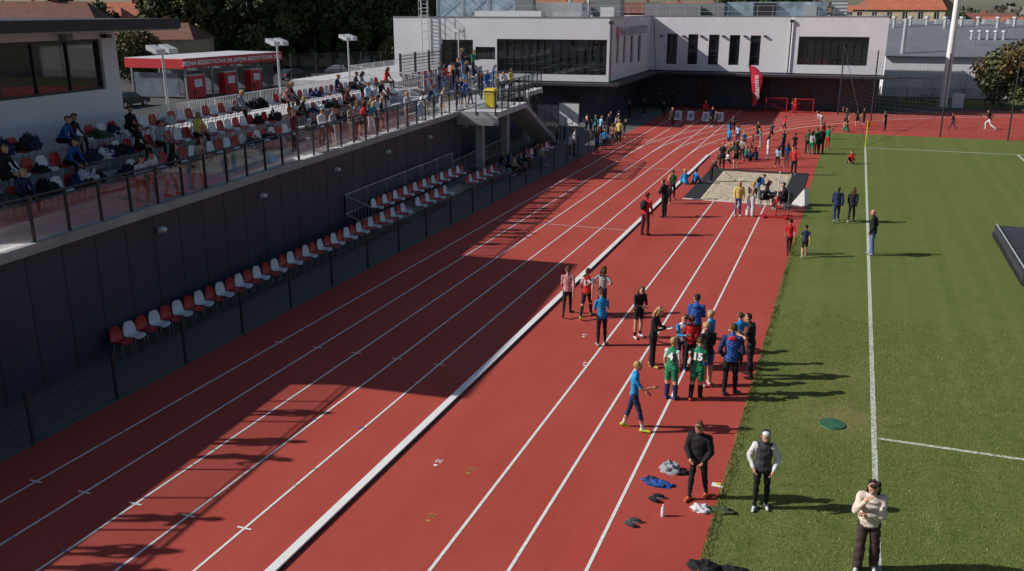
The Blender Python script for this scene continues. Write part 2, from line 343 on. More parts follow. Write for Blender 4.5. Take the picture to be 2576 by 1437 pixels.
# ================================================================= PRESS BUILDING (left)
def facade(mb,P0,d,nrm,L,z0,z1,ops,wall,glassm,frame,depth=.18):
    def pt(s,z,o=0): return (P0[0]+d[0]*s+nrm[0]*o,P0[1]+d[1]*s+nrm[1]*o,z)
    xs=sorted({0,L}|{o[0] for o in ops}|{o[1] for o in ops});zs=sorted({z0,z1}|{o[2] for o in ops}|{o[3] for o in ops})
    for a,b in zip(xs,xs[1:]):
        for c,e in zip(zs,zs[1:]):
            mx,mz=(a+b)/2,(c+e)/2
            if any(o[0]<mx<o[1] and o[2]<mz<o[3] for o in ops): continue
            mb.quad(pt(a,c),pt(b,c),pt(b,e),pt(a,e),wall)
    for a,b,c,e,np_,nt_ in ops:
        for q in ((pt(a,c),pt(b,c),pt(b,c,-depth),pt(a,c,-depth)),(pt(a,e),pt(b,e),pt(b,e,-depth),pt(a,e,-depth)),(pt(a,c),pt(a,e),pt(a,e,-depth),pt(a,c,-depth)),(pt(b,c),pt(b,e),pt(b,e,-depth),pt(b,c,-depth))): mb.quad(*q,wall)
        mb.quad(pt(a,c,-depth),pt(b,c,-depth),pt(b,e,-depth),pt(a,e,-depth),glassm)
        def bar(s0,s1,za,zb,o=.07):
            cc=[]
            for z in (za,zb):
                for s_,oo in ((s0,-depth+.002),(s1,-depth+.002),(s1,-depth+o),(s0,-depth+o)): cc.append(pt(s_,z,oo))
            mb.hexa(cc,frame)
        fw=.07
        bar(a,a+fw,c,e);bar(b-fw,b,c,e);bar(a+fw,b-fw,c,c+fw);bar(a+fw,b-fw,e-fw,e)
        for i in range(1,np_): x=a+(b-a)*i/np_;bar(x-.03,x+.03,c+fw,e-fw,.065)
        for zt in nt_: bar(a+fw,b-fw,zt-.025,zt+.025,.06)
mb=MB();n0=5.0
sW=s_at(300,180,n0)
nr=(dS[1],-dS[0])
P=S(-.8,n0);Lw=sW+.8
sw=[s_at(px,170,n0)+.8 for px in (0,88,175,262)]
stepw=(sw[3]-sw[0])/3
facade(mb,P,dS,nr,Lw,4.5,8.25,[(max(.3,sw[3]-stepw*5),sw[3],6.35,7.98,5,())],M_plaster,M_glassd,M_dark)
e=S(sW,n0);e2=S(sW,n0+8);b0=S(-.8,n0);b2=S(-.8,n0+8)
for a,b in ((e,e2),(e2,b2),(b2,b0)): mb.quad((*a,0),(*b,0),(*b,8.25),(*a,8.25),M_plaster)
mb.quad((*b0,0),(*e,0),(*e,4.5),(*b0,4.5),M_plaster)
mb.ob(O_,dS,-1.0,sW+.75,n0-2.0,n0+8.3,8.25,8.3,M_conc);mb.ob(O_,dS,-1.05,sW+.8,n0-2.05,n0+8.35,8.3,8.62,M_roofd)
mb.ob(S(0,n0),dS,sw[3]-.8,sw[3]-.8+.25,-.25,-.02,8.0,8.12,M_dark);mb.ob(S(0,n0),dS,sw[2]-1.1,sw[2]-.8,-.3,-.02,7.98,8.2,M_grey)
mb.build('grandstand_press_building')
def lamp(px,nn):
    s=s_at(px,200,nn);x,y=S(s,nn);mb=MB();mb.tube((x,y,0),(x,y,7.35),.075,.045,M_galv,10);mb.tube((x,y,7.3),(x,y,7.4),.06,.06,M_galv)
    mb.ob((x,y),dS,-.55,.55,-.03,.03,7.3,7.36,M_galv)
    for k in (-.38,.38):
        q=(x+dS[0]*k,y+dS[1]*k);c=[]
        for z in (7.38,7.56):
            for a,b in ((-.27,-.22),(.27,-.22),(.27,.26),(-.27,.26)): c.append((q[0]+dS[0]*a+b,q[1]+dS[1]*a,z-(b*.35)))
        mb.hexa(c,M_wrail)
    mb.build('floodlight_pole',bevel=.01)
for px in (415,703,880,1155): lamp(px,5.9)
def street_lamp(px,py,h):
    x,y=gp(px,py);mb=MB();mb.tube((x,y,0),(x,y,h),.1,.05,M_grey,8);mb.tube((x,y,h),(x+1.3,y,h+.4),.04,.035,M_grey,6);mb.box(x+1.2,y-.15,h+.32,x+2.,y+.15,h+.45,M_grey);mb.build('street_lamp',bevel=.02)
street_lamp(883,165,11);street_lamp(2432,235,6.5);street_lamp(365,165,6)
# ================================================================= fences
def mesh_fence(name,pts,h,sp=2.45,dx=.1,dz=.2,m=M_dark,r=.0035,z0=0,post=.03):
    mb=MB()
    for p,q in zip(pts,pts[1:]):
        L=math.hypot(q[0]-p[0],q[1]-p[1]);d=((q[0]-p[0])/L,(q[1]-p[1])/L)
        n=max(1,round(L/sp))
        for i in range(n+1): a=L*i/n;mb.ob(p,d,a-post,a+post,-post,post,z0,z0+h+.04,m)
        k=0
        while k*dx<L:
            a=k*dx;mb.add([(p[0]+d[0]*(a-r),p[1]+d[1]*(a-r),z0+.05),(p[0]+d[0]*(a+r),p[1]+d[1]*(a+r),z0+.05),(p[0]+d[0]*(a+r),p[1]+d[1]*(a+r),z0+h),(p[0]+d[0]*(a-r),p[1]+d[1]*(a-r),z0+h)],[(0,1,2,3)],m);k+=1
        z=.06
        while z<h+.01: 
            big=z>h-.15;rr=.02 if big else r*1.3;mb.ob(p,d,0,L,-.004,.004,z0+z-rr,z0+z+rr,m);z+=dz
    return mb.build(name)
mesh_fence('wire_mesh_fence',[(-15.73,3.2),(-15.73,67)],1.2)
def PN_(px,py,n): s=s_at(px,py,n);return S(s,n)
mesh_fence('wire_mesh_fence',[PN_(1008,180,6.5),PN_(1112,180,6.5)],2.6,dx=.11,r=.014,z0=3.6,post=.06)
mesh_fence('wire_mesh_fence',[PN_(1112,180,6.5),PN_(1112,180,10)],2.6,dx=.11,r=.014,z0=3.6,post=.06)
fp=[gp(735,214),gp(860,207),gp(1008,200)]
mesh_fence('tall_boundary_fence',fp,hgt(735,214,136),sp=3,dx=.16,r=.013,dz=.4,post=.06)
mesh_fence('boundary_fence',[(2.6,99),(30,101),(60,99)],1.6,dx=.2,r=.01)
mb=MB();PB=[(1.6,77.5),(6.35,73.4),(10.7,72.8),(15,72.8),(-1.0,86)]
M_net=mat('net',(.04,.045,.05),.6)
for p in PB: mb.tube((*p,0),(*p,5.9),.06,.05,M_dark,8)
for p,q in ((PB[4],PB[0]),(PB[0],PB[1]),(PB[1],PB[2]),(PB[2],PB[3])):
    L=math.hypot(q[0]-p[0],q[1]-p[1]);d=((q[0]-p[0])/L,(q[1]-p[1])/L);a=0
    while a<L: mb.ob(p,d,a-.003,a+.003,-.003,.003,.2,5.8,M_net);a+=.3
    z=.2
    while z<5.85: mb.ob(p,d,0,L,-.003,.003,z-.003,z+.003,M_net);z+=.3
mb.tube((-1.,86,5.8),(1.2,66.5,.1),.02,.02,M_dark,5)
mb.build('ball_stop_net')
# ================================================================= MAIN BUILDING
mb=MB();zb,zt=3.38,8.3
FA=[(-36.6,70.75),(-18.3,71.95),(-18.5,88.5),(-5.55,88.5),(-5.55,88.2),(2.4,88.2),(2.4,104),(-38,104)]
def pl(px,py,P,Q):
    L=math.hypot(Q[0]-P[0],Q[1]-P[1]);d=((Q[0]-P[0])/L,(Q[1]-P[1])/L);x,y,z=hit(px,py,P,d);return (x-P[0])*d[0]+(y-P[1])*d[1],z
def segd(P,Q):
    L=math.hypot(Q[0]-P[0],Q[1]-P[1]);return L,((Q[0]-P[0])/L,(Q[1]-P[1])/L)
def ops_for(P,Q,lst):
    out=[]
    for (a,b,y0,y1,np_,ft) in lst:
        sa,_=pl(a,(y0+y1)/2,P,Q);sb,_=pl(b,(y0+y1)/2,P,Q);za=pl(b,y0,P,Q)[1];zc=pl(b,y1,P,Q)[1]
        out.append((sa,sb,zc,za,np_,[zc+(za-zc)*k for k in ft]))
    return out
walls=[([(1112,1190,100,165,4,(.45,)),(1196,1246,118,150,2,()),(1250,1526,100,190,14,(.28,))],M_plaster),
 ([(1551,1557,90,157,1,()),(1568,1574,90,157,1,()),(1586,1593,89,155,1,()),(1605,1612,88,153,1,())],M_plaster),
 ([(1677,1703,85,161,1,(.3,)),(1730,1755,86,162,1,(.3,)),(1782,1808,87,163,1,(.3,)),(1834,1860,88,164,1,(.3,)),(1886,1912,89,165,1,(.3,))],M_plaster),None,
 ([(2007,2184,93,166,9,(.25,))],M_plaster)]
for i,wl in enumerate(walls):
    P,Q=FA[i],FA[i+1];L,d=segd(P,Q);nrm=(d[1],-d[0])
    if wl is None: mb.quad((*P,zb),(*Q,zb),(*Q,zt),(*P,zt),M_plaster);continue
    facade(mb,P,d,nrm,L,zb,zt,ops_for(P,Q,wl[0]),M_plaster,M_glassd,M_dark,.22)
for i in (5,6,7):
    P,Q=FA[i],FA[(i+1)%8];mb.quad((*P,zb),(*Q,zb),(*Q,zt),(*P,zt),M_plaster)
mb.add([(x,y,zt-.35) for x,y in FA],[tuple(range(8))],M_roofg)
mb.add([(x,y,zb) for x,y in FA],[tuple(range(8))[::-1]],M_dark)
for i in range(6):
    P,Q=FA[i],FA[i+1];L,d=segd(P,Q)
    mb.ob(P,d,.0,L,-.04,.3,zt+.002+.001*i,zt+.07+.001*i,M_grey)
GF=[(-36.4,71.6),(-19.2,72.8),(-19.4,89.4),(2.2,89.4),(2.2,103.8),(-37.8,103.8)]
gops=[[],[],[(1745,1790,205,262,2,()),(1905,1935,205,262,2,()),(2010,2042,218,246,2,()),(2122,2156,214,244,2,())],[],[],[]]
M_warmglass=mat('ticket_window',(.07,.03,.03),.2,.4,3)
for i in range(6):
    P,Q=GF[i],GF[(i+1)%6];L,d=segd(P,Q);nrm=(d[1],-d[0])
    facade(mb,P,d,nrm,L,0,zb-.01,ops_for(P,Q,gops[i]),M_navy,M_warmglass if i==2 else M_glassd,M_dark,.15)
    s=1.2
    if i<3:
        while s<L:
            mb.ob(P,d,s,s+.03,-.006,-.001,.05,zb-.05,M_navyj);s+=1.2
L,d=segd((-36.6,70.75),(-18.3,71.95));mb.ob((-36.6,70.75),d,12,L+1.,-1.4,0.9,3.12,3.3,M_roofd)
mb.ob((-17.3,71),(0,1),0,17.0,-.01,2,3.11,3.31,M_roofd);mb.box(-17.2,86.6,3.1,3.6,89.3,3.3,M_roofd)
mb.box(3.62,88.,3.1,6.5,89.3,3.3,M_roofd)
mb.tube((-5.7,88.1,3.3),(-5.7,88.1,8.0),.06,.06,M_dark);mb.box(-5.85,88.,7.8,-5.55,88.3,8.05,M_dark)
mb.tube((-18.1,71.6,3.3),(-18.1,71.6,8.0),.06,.06,M_dark);mb.box(-18.25,71.4,7.8,-17.95,71.8,8.05,M_dark)
mb.tube((-17.6,86.9,3.3),(-18.2,88.3,7.9),.03,.03,M_dark)
for px in (1665,1720,1765,1820,1874,1925):
    s_,z=pl(px,90,FA[2],FA[3]);mb.box(FA[2][0]+s_-.12,88.3,z-.08,FA[2][0]+s_+.12,88.49,z+.05,M_dark)
mb.ob((-22,72.56),(1,.066),0,1.1,-.03,.0,0,2.2,M_black)
mb.ob((-24.5,72.38),(1,.066),0,.6,-.03,.0,2.3,2.5,M_wrail)
body=mb.build('sports_hall_building')
xq=-18.25
text('HALA LEKKOATLETYKI',1.0,M_gtext,body,frameM((xq,80.6,7.15),(0,1,0),(0,0,1)))
mb=MB();mb.box(xq,74.2,6.75,xq+.03,74.5,7.55,M_redsign);mb.hexa([(xq,74.6,6.75),(xq+.03,74.6,6.75),(xq+.03,74.8,6.75),(xq,74.8,6.75),(xq,74.85,7.55),(xq+.03,74.85,7.55),(xq+.03,75.05,7.55),(xq,75.05,7.55)],M_redsign);mb.build('emblem',parent=body)
mb=MB();random.seed(3)
for k in range(3):
    x=-36.2+k*2.55;z1=10.2+.3*math.sin(k*2)
    mb.ob((x,78.6),(1,.05),0,2.45,0,3,8.1,z1,M_duct)
    for j in (0,2.38): mb.ob((x,78.57),(1,.05),j,j+.07,-.05,-.003,8.1,z1,M_galv)
    mb.tube((x+.1,78.5,8.3),(x+2.4,78.6,z1-.1),.035,.035,M_galv,4);mb.tube((x+.1,78.5,z1-.1),(x+2.4,78.6,8.3),.035,.035,M_galv,4)
mb.ob((-28,80),(1,.05),0,5,0,2.5,8.1,9.5,M_galv);mb.ob((-22.5,82),(1,.05),0,2.5,0,2,8.1,9.9,M_grey);mb.ob((-28.4,78),(1,.05),0,1.6,0,1,8.1,10.0,M_grey)
mb.box(-19.5,90,8,-12,94,9.5,M_grey);mb.box(-12,92,8,-3,95,9.6,M_duct);mb.box(-9.5,91.5,8,-7.5,92,9.5,M_dark)
mb.box(-31,75,8,-25,75.8,8.8,M_wrail);mb.box(-24,75,8,-21.5,77,8.7,M_galv);mb.box(-2.6,93,8,-1.2,94.5,9.7,M_wrail)
for z in (8.4,8.7,9.0,9.3,9.6): mb.box(-2.65,92.96,z,-1.15,92.998,z+.1,M_grey)
mb.box(-16,88.9,8,-14,89.9,9.2,M_grey);mb.box(-5,91,8,-3.8,91.9,9.3,M_galv);mb.box(-21,79,8,-19.8,80,9.1,M_wrail)
for i in range(30): x=-33+i*1.15;mb.tube((x,76.+.06*x+2,8),(x,76+.06*x+2,9.2),.02,.02,M_galv,4)
for z in (8.75,9.2): mb.tube((-33,76.02,z),(1,78.5,z),.02,.02,M_galv,4)
mb.tube((-27,90,8),(-27,90,11.5),.15,.15,M_galv);mb.tube((-24.5,88,8),(-24.5,88,11),.2,.2,M_galv)
mb.build('rooftop_ventilation',parent=body)
mb=MB();Lx,Ly=hit(1073,80,FA[0],segd(FA[0],FA[1])[1])[:2]
for k in (-.3,.3): mb.tube((Lx+k,Ly-.25,4.6),(Lx+k,Ly-.25,9.6),.035,.035,M_wrail,5)
for i in range(17): mb.tube((Lx-.3,Ly-.25,4.7+i*.29),(Lx+.3,Ly-.25,4.7+i*.29),.02,.02,M_wrail,4)
for i in range(6):
    z=6.6+i*.6
    for j in range(6):
        a0=math.pi*j/6;a1=math.pi*(j+1)/6;mb.tube((Lx+.42*math.cos(a0),Ly-.25-.75*math.sin(a0),z),(Lx+.42*math.cos(a1),Ly-.25-.75*math.sin(a1),z),.018,.018,M_wrail,4)
for j in (1,3,5): a0=math.pi*j/6;mb.tube((Lx+.42*math.cos(a0),Ly-.25-.75*math.sin(a0),6.6),(Lx+.42*math.cos(a0),Ly-.25-.75*math.sin(a0),9.6),.018,.018,M_wrail,4)
mb.build('caged_ladder',parent=body)
# ================================================================= RIGHT: hall, mast
mb=MB()
mb.box(3,107,0,21,130,4.18,M_plaster)
mb.add([(2.6,106.6,4.25),(21.4,106.6,4.25),(48,128,7.2),(2.6,128,7.2),(2.6,106.6,4.2),(21.4,106.6,4.2)],[(0,1,2,3),(4,5,1,0)],M_roofg)
mb.box(3,128.02,0,48,160,7.2,M_roofg)
mb.box(21.02,110,0,47,127.9,3.9,M_plaster)
for x,w in ((7.,1.6),(10.2,1.6)): 
    mb.box(x,106.85,0,x+w,106.99,2.5,M_wrail);mb.box(x+w/2-.02,106.83,0,x+w/2+.02,106.848,2.5,M_grey)
for i in range(14): x=4+i*1.9;y=125+((i*7)%3);mb.tube((x,y,6.6),(x,y,7.9),.18,.18,M_galv,8);mb.tube((x,y,7.9),(x,y,8.1),.3,.3,M_wrail,8)
for i in range(5): x=12+i*.8;mb.tube((x,117,5.3),(x,117,6.5),.16,.16,M_galv);mb.tube((x,117,6.5),(x,117,6.7),.28,.28,M_wrail,8)
mb.tube((4.6,108,3),(4.6,108,8),.22,.2,M_galv,10)
for i in range(14): mb.box(3.5+i*2.7,128.1,7.2,5.+i*2.7,131,7.75,M_galv)
mb.build('sports_hall_annex')
x,y=gp(2372,270);mb=MB();mb.tube((x,y,0),(x,y,16),.36,.2,M_mast,14);mb.tube((x,y,0),(x,y,.15),.6,.6,M_conc,12);mb.box(x-1.5,y-.3,15.5,x+1.5,y+.3,17,M_grey);mb.box(x+.7,y-.2,0.,x+1.7,y+.4,1.3,M_wrail)
mb.build('floodlight_mast')
# ================================================================= CAR WASH
mb=MB();X0,X1,Y0,Y1=-72,-64.6,78,95.5
mb.box(X0,Y0,3.95,X1,Y1,4.1,M_wrail);mb.box(X1+.001,Y0-.12,3.1,X1+.12,Y1+.1,4.05,M_redsign);mb.box(X0,Y0-.12,3.1,X1,Y0-.001,4.05,M_redsign);mb.box(X0,Y0+.01,3.7,X1-.01,Y1,3.94,M_wrail)
for k in range(5):
    y=Y0+.4+k*4.2;mb.box(X1-.35,y,0,X1-.15,y+.2,3.1,M_grey);mb.box(X0+.2,y,0,X0+.4,y+.2,3.1,M_grey)
    mb.box(X0+.5,y+.05,.2,X1-1.2,y+.15,2.6,mat('wash_panel',(.12,.15,.2),.3,.3,1))
for k,(y) in enumerate((79.2,84.8,89.5)):
    mb.box(X1-1.1,y,0,X1-.2,y+2.2,2.3,M_redsign);mb.box(X1-.19,y+.5,1.1,X1-.14,y+1.7,1.9,M_wrail);mb.box(X1-1.15,y-.05,2.3,X1-.15,y+2.25,2.4,M_wrail)
    mb.box(X1-.19,y+.3,.3,X1-.15,y+.7,.8,M_dark)
for k in range(3): mb.box(-80+k*2.6,77.0,.1,-77.6+k*2.6,77.1,2.2,MATS['wash_panel'])
wash=mb.build('self_service_car_wash')
zt_=3.58
for yy,sz in ((81.9,.62),(90.6,.62)):
    text('MYJNIA BEZDOTYKOWA 24h',sz,M_wtext,wash,frameM((X1+.135,yy,zt_),(0,1,0),(0,0,1)),off=.012)
mb=MB()
for yy in (78.1,86.4,95.0):
    for i in range(5):
        a=math.pi*i/4;mb.tube((X1+.14,yy,zt_-.2),(X1+.14,yy+.32*math.cos(a),zt_-.15+.4*math.sin(a)),.02,.06,M_wtext,5)
mb.build('emblem',parent=wash)
# ================================================================= vehicles
def car(name,x,y,rot,m,van=False):
    mb=MB();
    if van: prof=[(-2.5,.35),(2.4,.35),(2.5,.9),(2.1,1.15),(1.5,1.95),(-2.45,2.0),(-2.5,1.2)]
    else: prof=[(-2.1,.32),(2.1,.32),(2.18,.62),(2.0,.82),(1.0,.93),(.35,1.42),(-1.2,1.45),(-1.95,.98),(-2.15,.9)]
    W=.88;n=len(prof);vs=[]
    for k,(yy) in enumerate((-W,W)):
        for a,z in prof: vs.append((a,yy*(1 if z<1 else .85),z))
    mb.add(vs,[tuple(range(n))[::-1],tuple(range(n,2*n))]+[(i,(i+1)%n,(i+1)%n+n,i+n) for i in range(n)],m)
    g=M_glassd
    if not van:
        for sgn in (-1,1): mb.add([(.85,sgn*(W*.93+.01),.95),(.3,sgn*(W*.86+.01),1.36),(-1.1,sgn*(W*.86+.01),1.38),(-1.6,sgn*(W*.93+.01),.98)],[(0,1,2,3)],g)
        mb.add([(1.02,-.72,.96),(1.02,.72,.96),(.42,.68,1.39),(.42,-.68,1.39)],[(0,1,2,3)],g);mb.add([(-1.3,-.68,1.42),(-1.3,.68,1.42),(-1.95,.72,1.02),(-1.95,-.72,1.02)],[(0,1,2,3)],g)
    else:
        for sgn in (-1,1): mb.add([(1.9,sgn*.87,1.2),(1.45,sgn*.78,1.8),(.6,sgn*.78,1.8),(.6,sgn*.87,1.2)],[(0,1,2,3)],g)
        mb.add([(2.12,-.7,1.2),(2.12,.7,1.2),(1.6,.66,1.86),(1.6,-.66,1.86)],[(0,1,2,3)],g)
    for a in (-1.35,1.35):
        for sgn in (-1,1): mb.tube((a,sgn*.72,.33),(a,sgn*.91,.33),.33,.33,M_black,14);mb.tube((a,sgn*.9,.33),(a,sgn*.93,.33),.2,.2,M_galv,10)
    for sgn in (-1,1): mb.box(2.1,sgn*.6-.18,.6,2.19,sgn*.6+.18,.75,M_wrail);mb.box(-2.17,sgn*.65-.15,.7,-2.1,sgn*.65+.15,.88,M_redsign)
    return mb.build(name,loc=(x,y,-.02),rot=rot,bevel=.05)
CARC=[mat('paint_dark',(.03,.035,.045),.25,.1),mat('paint_silver',(.35,.37,.4),.3,.1),mat('paint_white',(.7,.7,.7),.3,.05),mat('paint_blue',(.04,.08,.2),.3,.1)]
for px,py,ro,ci,vn in ((322,268,1.6,0,0),(742,200,1.3,0,0),(860,190,.4,1,0),(940,192,2.5,0,0),(855,148,.2,2,1),(790,150,.2,3,0),(960,150,.3,1,0),(905,152,.3,0,0),(700,152,.1,1,0)):
    x,y=gp(px,py);car('parked_van' if vn else 'parked_car',x,y,ro,CARC[ci],bool(vn))
# ================================================================= houses
HW=[mat('wall_beige',(.42,.35,.24),.8,.12,.5),mat('wall_brick',(.26,.09,.06),.8,.15,1),mat('wall_cream',(.5,.46,.38),.8,.1,.5),mat('wall_grey',(.3,.3,.31),.8,.1,.5)]
HR=[mat('tile_orange',(.38,.12,.06),.8,.15,1),mat('tile_brown',(.17,.07,.05),.8,.2,1),mat('roof_slate',(.1,.1,.11),.8,.2,1)]
def house(name,x,y,w,dp,h,rh,rot,wm,rm,flat=False):
    mb=MB()
    nfl=max(1,int(h/3));ncol=max(2,int(w/2.8))
    ops=[]
    for f in range(nfl):
        for c in range(ncol):
            cx=w*(c+.5)/ncol;z=h*(f+.38)/nfl;ops.append((cx-.5,cx+.5,z,z+1.35,2,()))
    facade(mb,(-w/2,-dp/2),(1,0),(0,-1),w,0,h,ops,wm,M_glassd,M_wrail,.15)
    oc=[]
    nc=max(2,int(dp/3))
    for f in range(nfl):
        for c in range(nc):
            cx=dp*(c+.5)/nc;z=h*(f+.38)/nfl;oc.append((cx-.45,cx+.45,z,z+1.3,2,()))
    facade(mb,(w/2,-dp/2),(0,1),(1,0),dp,0,h,oc,wm,M_glassd,M_wrail,.15)
    facade(mb,(-w/2,dp/2),(0,-1),(-1,0),dp,0,h,oc,wm,M_glassd,M_wrail,.15)
    mb.quad((w/2,dp/2,0),(-w/2,dp/2,0),(-w/2,dp/2,h),(w/2,dp/2,h),wm)
    if flat: mb.box(-w/2-.2,-dp/2-.2,h,w/2+.2,dp/2+.2,h+.3,rm)
    else:
        o=.4;a=w/2+o;b=dp/2+o
        mb.add([(-a,-b,h-.1),(a,-b,h-.1),(a,b,h-.1),(-a,b,h-.1),(-a+dp*.25,0,h+rh),(a-dp*.25,0,h+rh)],[(0,1,5,4),(2,3,4,5),(1,2,5),(3,0,4),(0,3,2,1)],rm)
        mb.box(w*.2,-.4,h+rh*.5,w*.2+.8,.4,h+rh+.9,HW[1]);mb.box(-w*.25,-.4,h+rh*.5,-w*.25+.6,.3,h+rh+.7,HW[1])
    mb.build(name,loc=(x,y,-.03),rot=rot)
def rhouse(px,dist,w,dp,h,rh,rot,wm,rm,flat=False,name='town_house'):
    a,b,c=ray(px,60);k=dist/math.hypot(a,b);house(name,a*k,b*k,w,dp,h,rh,rot,wm,rm,flat)
rhouse(352,140,17,9,5.2,2.0,.35,HW[0],HR[1],name='beige_town_house')
rhouse(60,170,24,10,7.6,2.6,.5,HW[1],HR[1],name='brick_house');rhouse(215,215,20,10,6.4,3,.3,HW[2],HR[0],name='cream_house')
rhouse(300,230,18,10,7.5,3,.35,HW[0],HR[0],name='brick_house');rhouse(140,260,22,10,7.5,3,.2,HW[3],HR[1])
rhouse(480,260,30,12,9,4,.3,HW[2],HR[0]);rhouse(700,280,30,12,9,4,.2,HW[0],HR[0]);rhouse(940,260,24,12,8,4,.2,HW[3],HR[1])
rhouse(950,165,16,8,4,.5,.1,HW[3],HR[2],True,'low_shop_building')
rhouse(640,165,40,8,3.2,.5,.2,HW[2],HR[2],True,'low_shop_building')
rhouse(2275,205,17,14,9.0,3.4,-.25,HW[0],HR[0],name='orange_roofed_villa');rhouse(2150,240,14,10,7.5,2.5,-.2,HW[2],HR[0]);rhouse(2090,230,9,10,8.2,1,0,HW[3],HR[2],True)
rhouse(2470,230,30,12,4.0,2.5,-.3,HW[1],HR[1],name='long_brick_house');rhouse(2400,330,40,14,5,3,-.3,HW[2],HR[1]);rhouse(2560,300,40,14,4.5,2.5,-.3,HW[0],HR[0])
rhouse(1760,270,26,12,8.,3,0,HW[0],HR[0]);rhouse(1560,300,40,12,8,3,.1,HW[1],HR[1]);rhouse(1380,280,26,12,8.5,3,.1,HW[2],HR[0]);rhouse(1980,260,20,12,8,3,-.1,HW[2],HR[1])
rhouse(1200,330,36,12,9.5,3,.1,HW[0],HR[1]);rhouse(2350,270,24,10,5,2.5,-.3,HW[2],HR[1]);rhouse(2500,170,20,10,3.6,1.6,-.3,HW[2],HR[0])
# ================================================================= trees
def tree_mesh(name,h,rx,style,lm,n=2600,leaf=.32,seed=0):
    r=np.random.default_rng(seed);mb=MB();th=h*.9
    mb.tube((0,0,-.1),(0,0,h*.35),h*.022,h*.015,M_bark,8);mb.tube((0,0,h*.35),(.2,.1,th),h*.015,h*.003,M_bark,7)
    z0=h*(.12 if style=='poplar' else .25)
    cl=[];nc=56
    for i in range(nc):
        t=r.random();z=z0+(h-z0)*t
        prof=math.sin(math.pi*min(1,(t*.9+.12)))**.6 if style=='poplar' else math.sin(math.pi*(t*.88+.1))**.55
        rad=rx*prof*math.sqrt(r.random())*1.05;a=r.random()*6.28;x,y=rad*math.cos(a),rad*math.sin(a)
        cl.append((x,y,z,rx*(.15+.22*r.random())))
        if i%3==0: mb.tube((0,0,max(h*.15,z-rad*.8-h*.05)),(x,y,z),h*.006,h*.0015,M_bark,5,False)
    per=n//nc;V=[];Fc=[];Mi=[]
    for (x,y,z,cr) in cl:
        p=r.normal(0,1,(per,3));p/=np.linalg.norm(p,axis=1)[:,None];p*=(cr*(.45+.65*r.random((per,1))))
        p[:,2]*=1.15;c=p+np.array([x,y,z]);a=r.normal(0,1,(per,3));a/=np.linalg.norm(a,axis=1)[:,None];b=np.cross(a,r.normal(0,1,(per,3)));b/=np.linalg.norm(b,axis=1)[:,None]
        sz=leaf*(.6+.8*r.random((per,1)));q=np.stack([c-a*sz-b*sz*.6,c+a*sz-b*sz*.6,c+a*sz*.8+b*sz*.7,c-a*sz*.8+b*sz*.7],1)
        o=len(V);V+=q.reshape(-1,3).tolist();Fc+=[(o+4*i,o+4*i+1,o+4*i+2,o+4*i+3) for i in range(per)]
        k=0 if r.random()<.5 else 1;Mi+=[k]*per
    k0=[mb.mi(lm[0]),mb.mi(lm[1])];o=len(mb.v);mb.v+= [tuple(v) for v in V];mb.f+=[tuple(i+o for i in f) for f in Fc];mb.m+=[k0[k] for k in Mi]
    return mb.build(name,loc=(0,-80,-30))
T1=tree_mesh('poplar_tree',17,3.0,'poplar',(M_leafs[0],M_leafs[1]),7500,.26,1);T2=tree_mesh('broadleaf_tree',15,6,'b',(M_leafs[0],M_leafs[1]),9500,.32,2)
T3=tree_mesh('autumn_tree',12,5,'b',(M_leafs[1],M_leafs[2]),8000,.3,3);T4=tree_mesh('shrub_tree',5.2,3.4,'b',(M_leafs[1],M_leafs[2]),8000,.14,4)
def rt(T,px,dist,sc=1,rot=0):
    a,b,c=ray(px,60);k=dist/math.hypot(a,b);return inst(T,(a*k,b*k,0),rot or random.uniform(0,6),sc)
for px,dd,T,sc in ((460,150,T2,.95),(505,155,T2,1.1),(565,150,T1,1.1),(610,155,T1,1.2),(650,148,T2,.85),(700,150,T1,1.15),(745,158,T1,1.25),(790,152,T1,1.0),(835,155,T2,1.05),(890,150,T1,.95),(930,158,T2,.9),(980,165,T2,.85),(540,165,T2,1.2),(670,165,T2,1.2),(770,168,T2,1.2),(870,168,T2,1.1),(150,190,T3,.85),(20,230,T2,.6),(250,185,T2,.62),(105,210,T2,.6),(1890,190,T3,1.1),(1950,185,T2,.85),(2000,195,T3,1.0),(1850,200,T2,.9),(2040,240,T3,.8),(2420,260,T3,.6),(2390,240,T3,.55),(1050,260,T2,1),(1130,280,T3,1),(2200,260,T2,.7),(2540,240,T3,.5)): rt(T,px,dd,sc)
x,y=gp(2548,272);inst(T4,(x,y,0),0,1.);x,y=gp(352,205);inst(T4,(x,y,0),1,1.1);x,y=gp(1000,175);inst(T4,(x,y,0),2,.8);x,y=gp(600,160);inst(T4,(x,y,0),2,.9);x,y=gp(450,190);inst(T4,(x,y,0),2,.8)
for t in (T1,T2,T3,T4): bpy.data.objects.remove(t)
r=np.random.default_rng(5);n=26000
ang=r.uniform(-.75,.75,n);dist=r.uniform(340,900,n);cl_=np.floor(ang*90)+np.floor(dist/60)*7.;hh=5+4.5*np.sin(cl_*12.9898)**2+2*np.sin(ang*37+dist*.02)
z=r.random(n)**.7*hh;X=dist*np.sin(ang-PSI);Y=dist*np.cos(ang-PSI);c=np.stack([X,Y,z],1)
a=r.normal(0,1,(n,3));b=np.cross(a,r.normal(0,1,(n,3)));a/=np.linalg.norm(a,axis=1)[:,None];b/=np.linalg.norm(b,axis=1)[:,None]
q=np.stack([c-a*1.6-b,c+a*1.6-b,c+a+b*1.4,c-a+b*1.4],1).reshape(-1,3)
me=bpy.data.meshes.new('distant_trees');me.from_pydata(q.tolist(),[],[(4*i,4*i+1,4*i+2,4*i+3) for i in range(n)]);me.materials.append(mat('leaf_far',(.09,.11,.08),.8,.5,.02,col2=(.13,.13,.1)));o=bpy.data.objects.new('distant_trees',me);scene.collection.objects.link(o)
